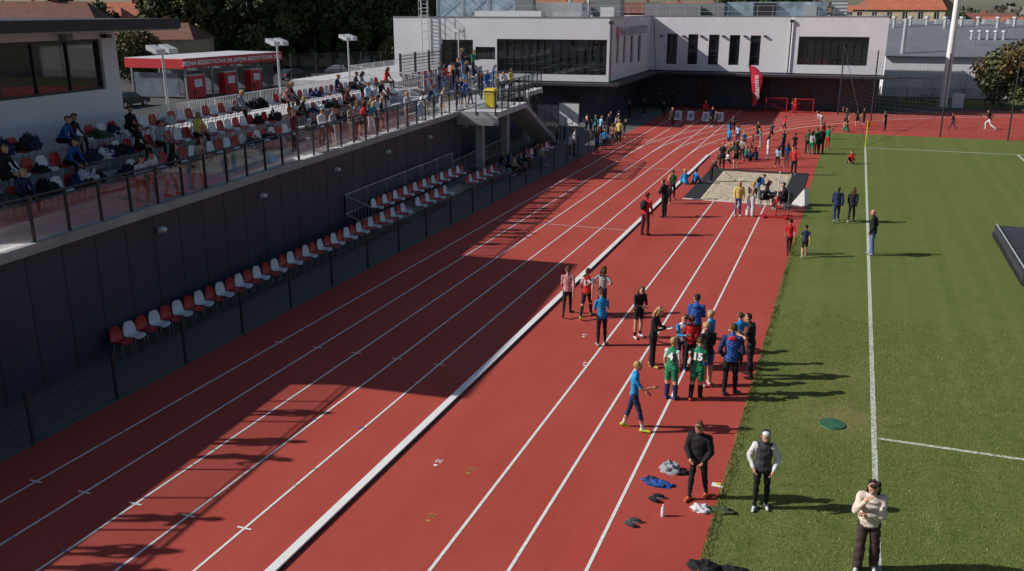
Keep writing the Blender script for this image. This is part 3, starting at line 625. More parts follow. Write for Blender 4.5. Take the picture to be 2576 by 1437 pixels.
# ================================================================= props on track
def boxsheet(px,py,t):
    x,y=gp(px,py);mb=MB();mb.add([(-.28,-.25,0),(.28,-.25,0),(.28,.25,0),(-.28,.25,0),(-.25,-.08,.75),(.25,-.08,.75),(.25,.08,.75),(-.25,.08,.75)],[(0,1,5,4),(1,2,6,5),(2,3,7,6),(3,0,4,7),(4,5,6,7)],M_kerb)
    o=mb.build('lane_number_box',loc=(x,y,0));text(t,.62,M_btext,o,frameM((0,-.19,.38),(1,0,0),(0,.22,1)),off=.01)
for a in ((1706,301,'5'),(1737,302,'4'),(1775,304,'3'),(1811,305,'2')): boxsheet(*a)
# beach flag
x,y=gp(1890,281);mb=MB();N=18;vs=[]
for i in range(N+1):
    t=i/N;z=.55+3.6*t;w_=1.0*min(1,.35+t*1.0)*(1 if t<.72 else math.sqrt(max(0,1-((t-.72)/.28)**2))*.97+.02);wob=.06*math.sin(t*9);lx=-.55*t*t
    vs+=[(lx,wob,z),(lx+w_*.5,wob-.05,z),(lx+w_,wob,z)]
mb.add(vs,[(3*i+k,3*i+k+1,3*i+k+4,3*i+k+3) for i in range(N) for k in range(2)],mat('flag_red',(.62,.02,.06),.6,.08,3))
mb.tube((0,0,0),(0,0,2),.03,.025,M_dark);mb.tube((0,0,2),(-.58,0,4.2),.025,.015,M_dark);mb.tube((-.5,-.3,.03),(.5,.3,.03),.03,.03,M_dark);mb.tube((-.5,.3,.03),(.5,-.3,.03),.03,.03,M_dark)
fl=mb.build('feather_flag',loc=(x,y,0))
text('witamina',.6,M_wtext,fl,frameM((.33,-.13,2.2),(-.12,0,1),(-1,0,-.12)),.002,off=.012)
for px,py in ((1952,282),(2018,285)):
    x,y=gp(px,py);mb=MB();Rr=M_redsign
    for k in (-.9,.9): mb.tube((k,0,0),(k,0,1.25),.035,.035,Rr);mb.tube((k,.7,0),(k,0,1.25),.02,.02,Rr);mb.tube((k,0,.03),(k,.7,.03),.02,.02,Rr)
    mb.tube((-.9,0,1.25),(.9,0,1.25),.035,.035,Rr);mb.tube((-.9,.7,.03),(.9,.7,.03),.02,.02,Rr)
    for i in range(12): u=-.9+i*.16;mb.tube((u,.7,.03),(u,.02,1.23),.006,.006,Rr,3)
    for i in range(7): t=i/7;mb.tube((-.9,.7*(1-t),1.25*t),(.9,.7*(1-t),1.25*t),.006,.006,Rr,3)
    mb.build('mini_goal',loc=(x,y,0),rot=random.uniform(-.2,.2))
x,y=gp(1430,352);mb=MB()
for k in (-.6,.6): mb.tube((k,.01,0),(k,.01,1.6),.03,.03,M_dark,6)
mb.box(-.75,-.02,1.0,.75,.02,2.6,M_kerb);mb.box(-.78,.021,.97,.78,.04,2.63,M_dark);mb.box(-.3,-.03,1.15,.3,-.021,1.6,M_gtext);mb.box(-.26,-.035,1.19,.26,-.031,1.56,M_kerb)
for z in (1.0,2.57): mb.box(-.72,-.028,z,.72,-.021,z+.03,M_gtext)
for k in (-.75,.72): mb.box(k,-.029,1.0,k+.03,-.022,2.6,M_gtext)
mb.build('basketball_backboard',loc=(x,y,0))
x,y=1.2,65.7;mb=MB();
for i in range(4): mb.tube((x,y,.45*i),(x,y,.45*(i+1)),.03,.03,(M_ygreen,M_yellow)[i%2],8)
mb.add([(x,y,1.8),(x,y,1.35),(x+.3,y+.05,1.45),(x+.32,y+.03,1.8)],[(0,1,2,3)],mat('flag_orange',(.8,.15,.03)));mb.build('corner_flag')
x,y=gp(1950,548);mb=MB();mb.tube((0,0,0),(.05,0,2.1),.03,.025,M_wrail,8);mb.box(-.7,-.05,.03,.7,.05,.09,M_redsign);mb.box(-.55,-.3,.025,-.45,.3,.095,M_redsign);mb.box(.4,-.3,.025,.5,.3,.095,M_redsign);mb.tube((.5,0,.06),(.02,0,.9),.02,.02,M_redsign);mb.tube((-.5,0,.06),(.02,0,.9),.02,.02,M_redsign)
mb.tube((0,0,.1),(.03,0,1.0),.04,.04,M_redsign);mb.build('wind_gauge_stand',loc=(x,y,0))
x,y=gp(1945,522);mb=MB();mb.box(-.6,-.35,.7,.6,.35,.74,M_dark)
for a in (-.55,.55):
    for b in (-.3,.3): mb.tube((a,b,0),(a,b,.7),.02,.02,M_grey,6)
mb.box(-.3,-.2,.742,.0,.1,.76,M_kerb);mb.box(.1,-.1,.742,.4,.2,.78,M_redsign);mb.build('officials_table',loc=(x,y,0))
def chair(px,py,rot):
    x,y=gp(px,py);mb=MB();mb.box(-.22,-.22,.43,.22,.22,.47,M_dark);mb.box(-.22,-.24,.5,.22,-.21,.9,M_dark)
    for a in (-.2,.2):
        for b in (-.2,.2): mb.tube((a,b,0),(a,b,.43 if b>0 else .88),.015,.015,M_grey,5)
    mb.build('folding_chair',loc=(x,y,0),rot=rot)
chair(1920,524,-1.3);chair(1975,532,1.2)
x,y=gp(2012,515);mb=MB();mb.add([(-.35,-.3,0),(.35,-.3,0),(.35,.3,0),(-.35,.3,0),(.25,-.3,.85),(.25,.3,.85)],[(0,1,4),(3,5,2),(0,4,5,3),(1,2,5,4),(0,3,2,1)],M_kerb);mb.build('distance_display',loc=(x,y,0),rot=-.3)
mb=MB();M_mat_=mat('mat_grey',(.032,.034,.042),.75,.25,1.5);mb.box(6.0,33.3,.05,9.5,37,.42,M_mat_);mb.box(6.05,37.05,.05,9.5,41.,.42,M_mat_);mb.box(6.1,33.4,.42,9.5,36.95,.46,M_mat_);mb.box(6.12,37.1,.42,9.5,40.9,.455,M_mat_)
for i in range(18): mb.box(5.96,33.4+i*.42,.03,5.999,33.6+i*.42,.2,M_black)
mb.box(6.,33.3,.01,9.5,41,.048,M_black)
mb.tube((6.1,33.4,.5),(6.1,40.9,.5),.03,.03,M_galv,6);mb.tube((7.5,33.4,.5),(7.5,40.9,.5),.02,.02,M_galv,6)
mb.build('high_jump_mat',bevel=.02)
x,y=gp(1235,272,3.6);mb=MB();mb.add([(-.24,-.25,.08),(.24,-.25,.08),(.24,.25,.08),(-.24,.25,.08),(-.29,-.33,1.0),(.29,-.33,1.0),(.29,.33,1.0),(-.29,.33,1.0)],[(0,1,5,4),(1,2,6,5),(2,3,7,6),(3,0,4,7),(0,3,2,1)],M_yellow)
mb.add([(-.31,-.36,1.0),(.31,-.36,1.0),(.31,.36,1.03),(-.31,.36,1.03),(-.28,-.3,1.07),(.28,-.3,1.07),(.28,.33,1.1),(-.28,.33,1.1)],[(0,1,5,4),(1,2,6,5),(2,3,7,6),(3,0,4,7),(4,5,6,7)],M_yellow)
for k in (-.24,.24): mb.tube((k-.03,.28,.1),(k+.03,.28,.1),.1,.1,M_black,10)
mb.build('wheelie_bin',loc=(x,y,3.6))
def pile(name,x,y,z,sx,sy,sz,m,seed=0,rot=0):
    nu,nv=28,12;vs=[]
    for j in range(nv+1):
        ph=math.pi/2*j/nv
        for i in range(nu):
            th=6.2832*i/nu;dx,dy,dz=math.sin(ph)*math.cos(th),math.sin(ph)*math.sin(th),math.cos(ph)
            k=1+.55*noise.noise((dx*2.3+seed,dy*2.3,dz*2.3))+.3*noise.noise((dx*5,dy*5+seed,dz*5))+.16*abs(noise.noise((dx*11,dy*11+seed,dz*9)));vs.append((sx*dx*k,sy*dy*k,max(0,sz*dz*k*(.7+.6*abs(noise.noise((dx*4+seed,dy*4,3)))))))
    mb=MB();mb.add(vs,[(j*nu+i,(j+1)*nu+i,(j+1)*nu+(i+1)%nu,j*nu+(i+1)%nu) for j in range(nv) for i in range(nu)],m);return mb.build(name,smooth=True,loc=(x,y,z),rot=rot)
C=dict(pink=(.55,.25,.25),red=(.5,.02,.025),white=(.62,.62,.65),grey=(.3,.31,.35),blue=(.02,.25,.55),navy=(.02,.03,.09),royal=(.03,.09,.33),black=(.014,.014,.017),green=(.02,.2,.1),dgreen=(.05,.09,.05),olive=(.07,.09,.04),jeans=(.1,.17,.32),cream=(.62,.53,.46),brown=(.06,.035,.035),maroon=(.1,.02,.025),yellow=(.65,.52,.15),lime=(.55,.75,.05),beige=(.4,.32,.22),teal=(.05,.25,.3),orange=(.65,.15,.05),lblue=(.3,.5,.7),char=(.045,.047,.055),hairb=(.03,.018,.012),hairbr=(.09,.045,.022),blond=(.4,.26,.12),skin=(.55,.3,.2),skin2=(.48,.24,.16),skind=(.38,.2,.13),lips=(.35,.08,.07),eye=(.02,.015,.012),ginger=(.25,.1,.04),purple=(.12,.05,.2))
CM={k:mat('cloth_'+k if k not in('skin','skin2','skind','lips','eye') and 'hair' not in k else k,v,.75 if 'skin' not in k else .5,.22 if 'skin' not in k else .06,14,.5,32,spec=.25) for k,v in C.items()}
for px,py,m,sx,sy,sz in ((1688,1185,'grey',.2,.15,.2),(1656,1218,'royal',.28,.14,.07),(1640,1210,'navy',.16,.13,.05),(1765,1284,'white',.17,.11,.12),(1812,1286,'olive',.28,.11,.09),(1772,1428,'black',.24,.16,.12),(1845,1436,'black',.22,.11,.06),(1717,1190,'black',.13,.09,.08)):
    x,y=gp(px,py);pile('clothes_pile',x,y,0.002,sx,sy,sz,CM[m],random.random()*9)
def shoes(px,py,m):
    x,y=gp(px,py);mb=MB()
    for k,ro in ((-.07,0),(.09,.4)):
        Rm=Matrix.Rotation(ro,3,'Z')
        mb.ball((k,0,.045),.043,.125,.048,m,10,6,Rm);mb.ball((k,0.,.018),.046,.132,.02,m if k<0 else CM['grey'],10,5,Rm)
    mb.build('sports_shoes',smooth=True,loc=(x,y,0.),rot=1.2)
shoes(1650,1257,CM['black']);shoes(1590,1318,CM['char'])
x,y=gp(1667,1298);mb=MB();M_pet=mat('pet_bottle',(.6,.65,.7),.15,.1)
mb.tube((x,y,0),(x,y,.16),.035,.035,M_pet,12);mb.tube((x,y,.16),(x,y,.21),.035,.013,M_pet,12);mb.tube((x,y,.21),(x,y,.235),.015,.015,M_kerb,10);mb.tube((x,y,.07),(x,y,.12),.0365,.0365,M_wtext,12);mb.build('water_bottle')
x,y=gp(1805,1221);mb=MB();mb.box(x-.11,y-.07,.004,x+.11,y+.07,.016,M_kerb);mb.box(x-.02,y-.02,.016,x+.06,y+.04,.045,M_yellow);mb.build('food_tray')
# ================================================================= PEOPLE
def vv(*a): return np.array(a,float)
def rotx(v,ax,a):
    ax=ax/np.linalg.norm(ax);return v*math.cos(a)+np.cross(ax,v)*math.sin(a)+ax*np.dot(ax,v)*(1-math.cos(a))
POSES=dict(
 stand=dict(ra=(6,9,14,6),la=(2,9,12,6),rl=(3,3,2),ll=(-2,3,3)),
 hands=dict(ra=(22,8,80,38),la=(20,8,85,38),head=(28,0),rl=(4,3,3),ll=(-3,3,3),lean=4),
 hips=dict(ra=(-18,42,50,62),la=(-18,42,50,62)),
 walk=dict(ra=(-22,7,18,3),la=(24,7,28,3),rl=(24,2,6),ll=(-20,2,22),lean=4),
 run=dict(ra=(-45,10,85,10),la=(40,10,90,15),rl=(55,2,60),ll=(-25,2,35),lean=14),
 phone=dict(ra=(48,12,118,28),la=(22,6,88,62),head=(22,-18),rl=(3,1,2),ll=(-3,4,3)),
 cross=dict(ra=(22,8,88,62),la=(26,8,84,60)),
 pockets=dict(ra=(-12,18,48,18),la=(-12,18,48,18),head=(14,0)),
 lean=dict(ra=(38,14,52,20),la=(38,14,52,20),lean=22,rl=(-4,3,6),ll=(16,3,8)),
 lookd=dict(ra=(5,14,55,25),la=(2,12,45,20),head=(20,10),lean=3,rl=(8,3,4),ll=(-8,3,8)),
 sit=dict(ra=(30,6,45,15),la=(34,6,40,15),rl=(84,8,80),ll=(86,8,86),lean=12,sit=1,head=(12,0)),
 sitb=dict(ra=(55,6,30,15),la=(50,6,40,15),rl=(82,10,70),ll=(84,10,92),lean=34,sit=1,head=(0,0)),
 floor=dict(ra=(50,10,40,20),la=(50,10,45,20),rl=(132,10,112),ll=(128,12,108),lean=18,sit=1,head=(0,10)),
 bend=dict(ra=(55,8,20,10),la=(40,8,30,25),lean=62,rl=(12,4,14),ll=(-2,4,10),head=(0,0)),
 stoop=dict(ra=(40,8,50,20),la=(30,8,60,25),lean=30,rl=(5,4,5),ll=(0,4,5),head=(25,0)),
 stride=dict(ra=(28,8,72,12),la=(10,9,35,5),rl=(20,4,10),ll=(-14,5,6),lean=0,head=(5,0)),
 wave=dict(ra=(110,20,60,10),la=(4,9,12,6)),
)
pending=[]
def build_person(h,pose,lk,vox,seed):
    r=random.Random(seed);P=dict(POSES['stand']);P.update(POSES[pose])
    jj=lambda t,a=4:tuple(x+r.uniform(-a,a) for x in t)
    ra,la,rl,ll=jj(P['ra']),jj(P['la']),jj(P['rl'],2),jj(P['ll'],2)
    lean=D2(P.get('lean',1)+r.uniform(-1,2));hp,hy=P.get('head',(6,0));hp+=r.uniform(-4,4);hy+=r.uniform(-20,20)
    up=vv(0,math.sin(lean),math.cos(lean));fw=vv(0,math.cos(lean),-math.sin(lean));rt_=vv(1,0,0)
    kid=h<1.55;hs=1.1 if kid else 1.;wid=lk.get('wid',1.);jk=lk.get('jk',0)
    def leg(sd,a):
        ta,ab,kb=[D2(q) for q in a]
        d1=vv(sd*math.sin(ab),math.sin(ta)*math.cos(ab),-math.cos(ta)*math.cos(ab));t2=ta-kb
        d2=vv(sd*math.sin(ab)*.4,math.sin(t2),-math.cos(t2));hipp=vv(sd*.048,0,-.005);kn=hipp+d1*.245;an=kn+d2*.24;return hipp,kn,an,t2
    R_=leg(1,rl);L_=leg(-1,ll);mz=min(R_[2][2],L_[2][2])
    if P.get('sit'): pz=lk['seat']/h+.065
    else: pz=.045-mz
    P0=vv(0,0,pz);prims=[];segs=[]
    def cap(p0,p1,r0,r1): prims.append(('c',p0*h,p1*h,r0*h,r1*h))
    def seg(p0,p1,r0,r1,k): segs.append((p0*h,p1*h,r0*h,r1*h,k))
    T=[( -.055,.078+jk*.9,.056+jk),(0,.086+jk,.062+jk),(.09,.07*wid+jk*1.3,.05*wid+jk),(.18,.086*wid+jk,.058*wid+jk),(.25,.098*wid+jk*.6,.056*wid+jk*.7),(.285,.085,.046),(.31,.04,.036)]
    prims.append(('l',[(P0+up*a)*h for a,_,_ in T],[b*h for _,b,_ in T],[c*h for _,_,c in T],rt_,fw))
    seg(P0-up*.055,P0+up*.29,.08+jk,.07+jk,'torso')
    neck=P0+up*.3;hu=rotx(up,rt_,-D2(hp)+lean*.75);hf=rotx(fw,rt_,-D2(hp)+lean*.75)
    hf=rotx(hf,hu,D2(hy));hr=np.cross(hf,hu);hc=neck+hu*.098*hs+hf*.012
    cap(P0+up*.28,hc-hu*.04,.031,.029);seg(P0+up*.28,hc-hu*.05,.031,.029,'neck')
    HD=[(-.066,.02,.022,.022),(-.056,.031,.036,.014),(-.03,.041,.049,.005),(0,.046,.054,0),(.03,.047,.056,-.003),(.052,.037,.045,-.005),(.066,.018,.022,-.006)]
    prims.append(('l',[(hc+hu*a*hs+hf*d*hs)*h for a,_,_,d in HD],[b*h*hs for _,b,_,_ in HD],[c*h*hs for _,_,c,_ in HD],hr,hf))
    seg(hc-hu*.03,hc+hu*.03,.05*hs,.05*hs,'head');cap(hc+hf*.05*hs+hu*.004,hc+hf*.061*hs-hu*.012,.005,.008)
    for sd in (-1,1): cap(hc+hr*sd*.046*hs-hu*.008,hc+hr*sd*.05*hs+hu*.01,.009,.009)
    hands=[]
    for sd,a in ((1,ra),(-1,la)):
        aa,ab,eb,ib=[D2(q) for q in a];sh=P0+up*.262+rt_*sd*.098*wid
        d1=-up*math.cos(aa)*math.cos(ab)+fw*math.sin(aa)*math.cos(ab)+rt_*sd*math.sin(ab)
        e2=aa+eb;d2=-up*math.cos(e2)*math.cos(ib)+fw*math.sin(e2)*math.cos(ib)-rt_*sd*math.sin(ib)
        el=sh+d1*.168;wr=el+d2*.142;q=jk*.8
        cap(P0+up*.255+rt_*sd*.07,sh,.036+q,.032+q);cap(sh,el,.030+q,.023+q);cap(el,wr,.024+q,.0155+q*.8);ha=wr+d2*.05
        cap(wr,ha,.013,.019)
        seg(sh,el,.031+q,.024+q,'uarm');seg(el,wr,.024+q,.016+q*.8,'farm');seg(wr+d2*.008,ha,.014,.02,'hand');hands.append((wr,d2,sd,ha))
    loose=lk.get('loose',0)
    for sd,(hipp,kn,an,t2) in ((1,R_),(-1,L_)):
        hipp=hipp+P0;kn=kn+P0;an=an+P0;w_=lk.get('wide',0)
        cap(hipp,kn,.052+loose,.033+loose+w_*.5);cm=kn+(an-kn)*.3
        cap(kn,cm,.032+loose+w_*.6,.034+loose+w_*.8);cap(cm,an,.034+loose+w_*.8,.021+loose+w_*1.2)
        seg(hipp,kn,.052+loose,.034+loose,'thigh');seg(kn,an,.034+loose+w_*.5,.022+loose+w_,'shin')
        fd=vv(sd*.18,1,0);fd/=np.linalg.norm(fd)
        if t2<-D2(12): fd=vv(sd*.15,math.cos(t2),math.sin(t2));fd/=np.linalg.norm(fd)
        dn=np.cross(fd,rt_);dn=dn if dn[2]<0 else -dn
        cap(an-fd*.022+dn*.02,an+fd*.045+dn*.022,.024,.021);cap(an+fd*.04+dn*.022,an+fd*.1+dn*.027,.021,.016)
        seg(an-fd*.02+dn*.024,an+fd*.1+dn*.027,.024,.018,'foot')
    mb=MB();dm=M_kerb
    for p in prims:
        if p[0]=='c':
            _,a,b,r0,r1=p;d=b-a;Ln=np.linalg.norm(d);d=d/max(Ln,1e-6);o=vv(1,0,0) if abs(d[0])<.8 else vv(0,1,0);x=np.cross(d,o);x/=np.linalg.norm(x);y=np.cross(d,x)
            rings=[(a-d*r0*.92,r0*.35),(a-d*r0*.6,r0*.8),(a,r0),(b,r1),(b+d*r1*.6,r1*.8),(b+d*r1*.92,r1*.35)]
            c=[q[0] for q in rings];rx=[q[1] for q in rings];ry=rx
        else: _,c,rx,ry,x,y=p
        n=12;vs=[];
        for cc,a_,b_ in zip(c,rx,ry):
            for i in range(n): t=6.28318*i/n;vs.append(cc+x*a_*math.cos(t)+y*b_*math.sin(t))
        fs=[(j*n+i,j*n+(i+1)%n,(j+1)*n+(i+1)%n,(j+1)*n+i) for j in range(len(c)-1) for i in range(n)]+[tuple(range(n))[::-1],tuple(range((len(c)-1)*n,len(c)*n))]
        ax=np.array(c[-1])-np.array(c[0])
        if np.dot(np.cross(x,y),ax)<0: fs=[f[::-1] for f in fs]
        mb.add(vs,fs,dm)
    ex=MB();Rm=Matrix((Vector(hr),Vector(hf),Vector(hu))).transposed()
    A=lambda a,b,c:Vector((hc+hr*a*hs+hf*b*hs+hu*c*hs)*h);k=h*hs
    hair=lk['hair'];hm=CM[hair[0]];st=hair[1]
    if st in('short','long','pony','bun'):
        ex.ball(A(0,-.013,.017),.0495*k,.053*k,.0545*k,hm,14,10,Rm,.035);ex.ball(A(0,.03,.05),.036*k,.026*k,.02*k,hm,10,6,Rm,.06)
        for sd in(-1,1): ex.ball(A(sd*.042,-.004,.005),.008*k,.022*k,.03*k,hm,8,6,Rm,.05)
    if st=='long':
        for sd in (-.7,0,.7):
            p=A(sd*.04,-.035,.02);q=A(sd*.05,-.05,-.07);e=q-Vector(up)*.085*h+Vector((random.uniform(-.01,.01),0,0))
            ex.tube(p,q,.026*k,.027*k,hm,8);ex.tube(q,e,.027*k,.012*k,hm,8)
        for sd in (-1,1): ex.tube(A(sd*.043,-.005,.02),A(sd*.048,.0,-.075),.014*k,.016*k,hm,7)
        if lk.get('curly'):
            for _ in range(26):
                a_=random.uniform(1.9,7.5);ex.ball(A(.048*math.cos(a_),-.02+.045*math.sin(a_)*(1 if math.sin(a_)<0 else .4),random.uniform(-.09,.065)),.018*k,.018*k,.018*k,hm,7,5,None,.2)
    if st=='pony':
        p=A(0,-.06,.02);q=A(0,-.085,-.02);ex.ball(p,.018*k,.018*k,.018*k,hm,8,6);ex.tube(p,q,.014*k,.017*k,hm,8);ex.tube(q,q-Vector(up)*.1*h,.017*k,.006*k,hm,8)
    if st=='bun': ex.ball(A(0,-.045,.06),.022*k,.022*k,.022*k,hm,9,6,None,.05)
    if st in('beanie','cap','hood'):
        hm2=CM[hair[2]] if len(hair)>2 else CM['black']
        if st=='hood':
            ex.ball(A(0,-.02,.012),.06*k,.058*k,.07*k,hm2,14,10,Rm,.02);ex.ball(A(0,-.02,-.06),.06*k,.055*k,.03*k,hm2,12,6,Rm,.03);ex.ball(A(0,.008,.045),.045*k,.045*k,.03*k,CM['white'],12,6,Rm,.02)
        else:
            ex.ball(A(0,-.008,.026),.0515*k,.058*k,.05*k,hm2,14,9,Rm,.01);ex.ball(A(0,-.018,-.005),.047*k,.045*k,.04*k,hm,10,7,Rm,.04)
            if st=='cap': ex.ball(A(0,.06,.035),.034*k,.034*k,.006*k,hm2,10,5,Rm)
    for sd in(-1,1):
        ex.ball(A(sd*.0175,.0495,.002),.0075*k,.004*k,.0045*k,CM['white'],6,4,Rm);ex.ball(A(sd*.0175,.0525,.002),.0038*k,.003*k,.004*k,CM['eye'],6,4,Rm);ex.ball(A(sd*.018,.0515,.0135),.011*k,.004*k,.0025*k,hm if st!='bald' else CM['hairbr'],6,4,Rm)
    ex.ball(A(0,.0505,-.033),.0125*k,.004*k,.0038*k,CM['lips'],8,4,Rm)
    sk=CM[lk['skin']]
    for wr,d2,sd,ha in hands:
        side=np.cross(d2,up);nn=np.linalg.norm(side);side=side/nn if nn>.05 else rt_;
        palmn=rt_*sd-d2*np.dot(rt_*sd,d2);n2=np.linalg.norm(palmn);palmn=palmn/n2 if n2>.1 else side
        ac=np.cross(d2,palmn)
        for i,(o,l) in enumerate(((-.0165,.036),(-.006,.043),(.0055,.040),(.0155,.031))):
            b0=ha+ac*o+d2*.012;b1=b0+d2*l*.5-palmn*.006;b2=b1+d2*l*.4-palmn*.016
            ex.tube(b0*h,b1*h,.0056*h,.005*h,sk,6);ex.tube(b1*h,b2*h,.005*h,.0038*h,sk,6)
        t0=wr+d2*.022-ac*.014;t1=t0-ac*.02+d2*.016;t2_=t1+d2*.018-palmn*.006
        ex.tube(t0*h,t1*h,.0068*h,.0058*h,sk,6);ex.tube(t1*h,t2_*h,.0058*h,.0045*h,sk,6)
    bp=lk.get('pack')
    if bp:
        c=(P0+up*.19-fw*.105)*h;Rt=Matrix((Vector(rt_),Vector(fw),Vector(up))).transposed();ex.ball(c,.085*h,.055*h,.13*h,CM[bp],14,10,Rt,.02);ex.ball((P0+up*.15-fw*.15)*h,.06*h,.03*h,.06*h,CM[bp],10,8,Rt,.02)
    if lk.get('hoodie'): ex.ball((P0+up*.275-fw*.055)*h,.062*h,.03*h,.035*h,CM[lk['hoodie']],12,7,None,.06)
    if lk.get('puffy'):
        for q_ in (.02,.075,.13,.185,.24): ex_r=.088+jk;prims and None;Rt=Matrix((Vector(rt_),Vector(fw),Vector(up))).transposed();ex.ball((P0+up*q_)*h,(ex_r+.006)*h,(.062+jk+.005)*h,.03*h,CM[lk['top']],18,6,Rt,.01)
    if lk.get('paper'):
        q=(hands[0][3]+hands[1][3])/2*h;q=q+fw*.04*h;q=Vector(q);ex.hexa([q+Vector(v) for v in ((-.1,-.07,0),(.1,-.07,0),(.1,.07,.03),(-.1,.07,.03),(-.1,-.07,.008),(.1,-.07,.008),(.1,.07,.038),(-.1,.07,.038))],M_kerb)
    if lk.get('rake'):
        q=Vector((hands[0][3])*h);ex.tube(q-Vector((0,.5,-.5)),q+Vector((0,.9,-q.z+.05)),.015,.015,CM['beige'],6);ex.box(-.35,q.y+.88,.03,.35,q.y+.94,.08,M_grey)
    return mb,ex,segs,dict(up=up,fw=fw,P0=P0)
def queue(name,loc,h,face,pose,top,bot,hair,**lk):
    d=dict(top=top,bot=bot,hair=hair,skin=random.choice(('skin','skin','skin2')),seat=0.,sleeve=2,pants=2,shoe=random.choice(('white','white','black','grey')),sock=None,jk=0,hem=-.02,sl=None)
    d.update(lk);dist=math.hypot(loc[0],loc[1]);vox=.012 if dist<30 else (.016 if dist<48 else .022)
    mb,ex,segs,fr=build_person(h,pose,d,vox,len(pending)*7+3)
    o=mb.build('tmp');md=o.modifiers.new('r','REMESH');md.mode='VOXEL';md.voxel_size=vox;sm=o.modifiers.new('s','SMOOTH');sm.factor=.5;sm.iterations=2
    pending.append((name,o,ex,segs,d,loc,h,face,fr))
def flush():
    dg=bpy.context.evaluated_depsgraph_get();dg.update();res=[]
    for name,o,ex,segs,lk,loc,h,face,fr in pending:
        e=o.evaluated_get(dg);me=e.to_mesh();nv=len(me.vertices);nf=len(me.polygons)
        co=np.zeros(nv*3);me.vertices.foreach_get('co',co);co=co.reshape(-1,3)
        fc=np.zeros(nf*3);me.polygons.foreach_get('center',fc);fc=fc.reshape(-1,3)
        polys=[tuple(p.vertices) for p in me.polygons];e.to_mesh_clear()
        # cloth folds: small displacement, stronger on clothes than skin
        best=np.full(nf,1e9);bi=np.zeros(nf,int);bt=np.zeros(nf)
        for i,(a,b,r0,r1,k) in enumerate(segs):
            d=b-a;L2=d@d;t=np.clip(((fc-a)@d)/L2,0,1);q=a+t[:,None]*d;ds=np.linalg.norm(fc-q,axis=1)-(r0+(r1-r0)*t)
            if k=='torso': ds=ds*.9
            m=ds<best;best[m]=ds[m];bi[m]=i;bt[m]=t[m]
        sl=lk['sl'] or lk['top']
        ml=[CM[lk['skin']],CM[lk['top']],CM[sl],CM[lk['bot']],CM[lk['shoe']],CM[lk['sock'] or lk['skin']]]
        idx=np.zeros(nf,int)
        for i,(a,b,r0,r1,k) in enumerate(segs):
            m=bi==i;t=bt
            if k=='torso': ht=(.055+lk['hem'])/.345;idx[m]=np.where(t[m]<ht,3,1)
            elif k=='uarm': idx[m]=np.where(t[m]<lk['sleeve'],2,0)
            elif k=='farm': idx[m]=np.where(t[m]+1<=lk['sleeve'],2,0)
            elif k=='thigh': idx[m]=np.where(t[m]<lk['pants'],3,0)
            elif k=='shin': idx[m]=np.where(t[m]+1<=lk['pants'],3,np.where(t[m]>(.1 if lk.get('hisock') else .68),5,0))
            elif k=='foot': idx[m]=4
            elif k=='neck': idx[m]=np.where(t[m]<(.75 if lk['jk']>0 else .1),1,0)
        if vox_near(loc):
            cl=np.zeros(nv,bool)
            for f,ii in zip(polys,idx):
                if ii in (1,2,3):
                    for v_ in f: cl[v_]=True
            ph=loc[0]*3
            dd=.0045*np.sin(co[:,2]*38+co[:,0]*21+ph+2*np.sin(co[:,1]*17+ph))+.003*np.sin(co[:,2]*75-co[:,0]*50+co[:,1]*40)
            ctr=np.zeros_like(co);ctr[:,:2]=co[:,:2]-co[:,:2].mean(0);nn=np.linalg.norm(ctr,axis=1)[:,None]+1e-6
            co=co+np.where(cl[:,None],ctr/nn*dd[:,None],0)
        n0=len(co);V=co.tolist()+[tuple(v) for v in ex.v];Fs=polys+[tuple(i+n0 for i in f) for f in ex.f]
        me2=bpy.data.meshes.new(name);me2.from_pydata(V,[],Fs)
        for m in ml+ex.mats: me2.materials.append(m)
        me2.polygons.foreach_set('material_index',idx.tolist()+[k+6 for k in ex.m]);me2.polygons.foreach_set('use_smooth',[True]*len(Fs));me2.update()
        ob=bpy.data.objects.new(name,me2);scene.collection.objects.link(ob);ob.location=loc;ob.rotation_euler=(0,0,D2(face))
        if lk.get('num'):
            t,side,mm=lk['num'];P0,up,fw=fr['P0'],fr['up'],fr['fw'];sg=-1 if side=='b' else 1;jk=lk['jk']
            o_=(P0+up*.19+fw*sg*(.06+jk+.008))*h;xa=(1,0,0) if side=='b' else (-1,0,0);text(t,.24,mm,ob,frameM(o_,xa,up),.003,off=.012)
        res.append(ob)
    for p in pending: bpy.data.objects.remove(p[1])
    pending.clear();return res
def vox_near(loc): return math.hypot(loc[0],loc[1])<34
def G(px,py,hd,face,pose,top,bot,hair,name,z=0,**lk):
    x,y=gp(px,py,z);h=lk.pop('h',None) or hgt(px,py,hd,z)
    queue(name,(x,y,z+.004),max(1.25,min(1.92,h)),face,pose,top,bot,hair,**lk)
HB=('hairb','short');HBR=('hairbr','short');HBL=('blond','short');LG=('hairbr','long');LB=('blond','long');LK=('hairb','long');PN=('hairbr','pony');PB_=('blond','pony')
tee=dict(sleeve=.7)
G(1427,792,668,15,'walk','pink','black',PN,'girl',jk=.008,shoe='black')
G(1475,798,672,5,'walk','red','black',PN,'girl',**tee,num=('13','b',M_wtext),shoe='lime',sl='white',pants=.9,sock='black',hisock=1)
G(1514,788,672,-10,'hips','grey','navy',LG,'girl',sleeve=.9)
G(1512,868,730,30,'hands','blue','black',PN,'girl',sleeve=.8,hem=-.04)
G(1605,849,715,-140,'hands','black','black',LG,'girl',pants=.7,sock='black',shoe='white')
G(1640,921,768,-95,'hands','black','black',LB,'woman',loose=.004,wide=.012,shoe='yellow',paper=1)
G(1745,888,742,5,'hands','royal','black',('hairb','beanie','black'),'man',jk=.015,sl='royal',hoodie='royal')
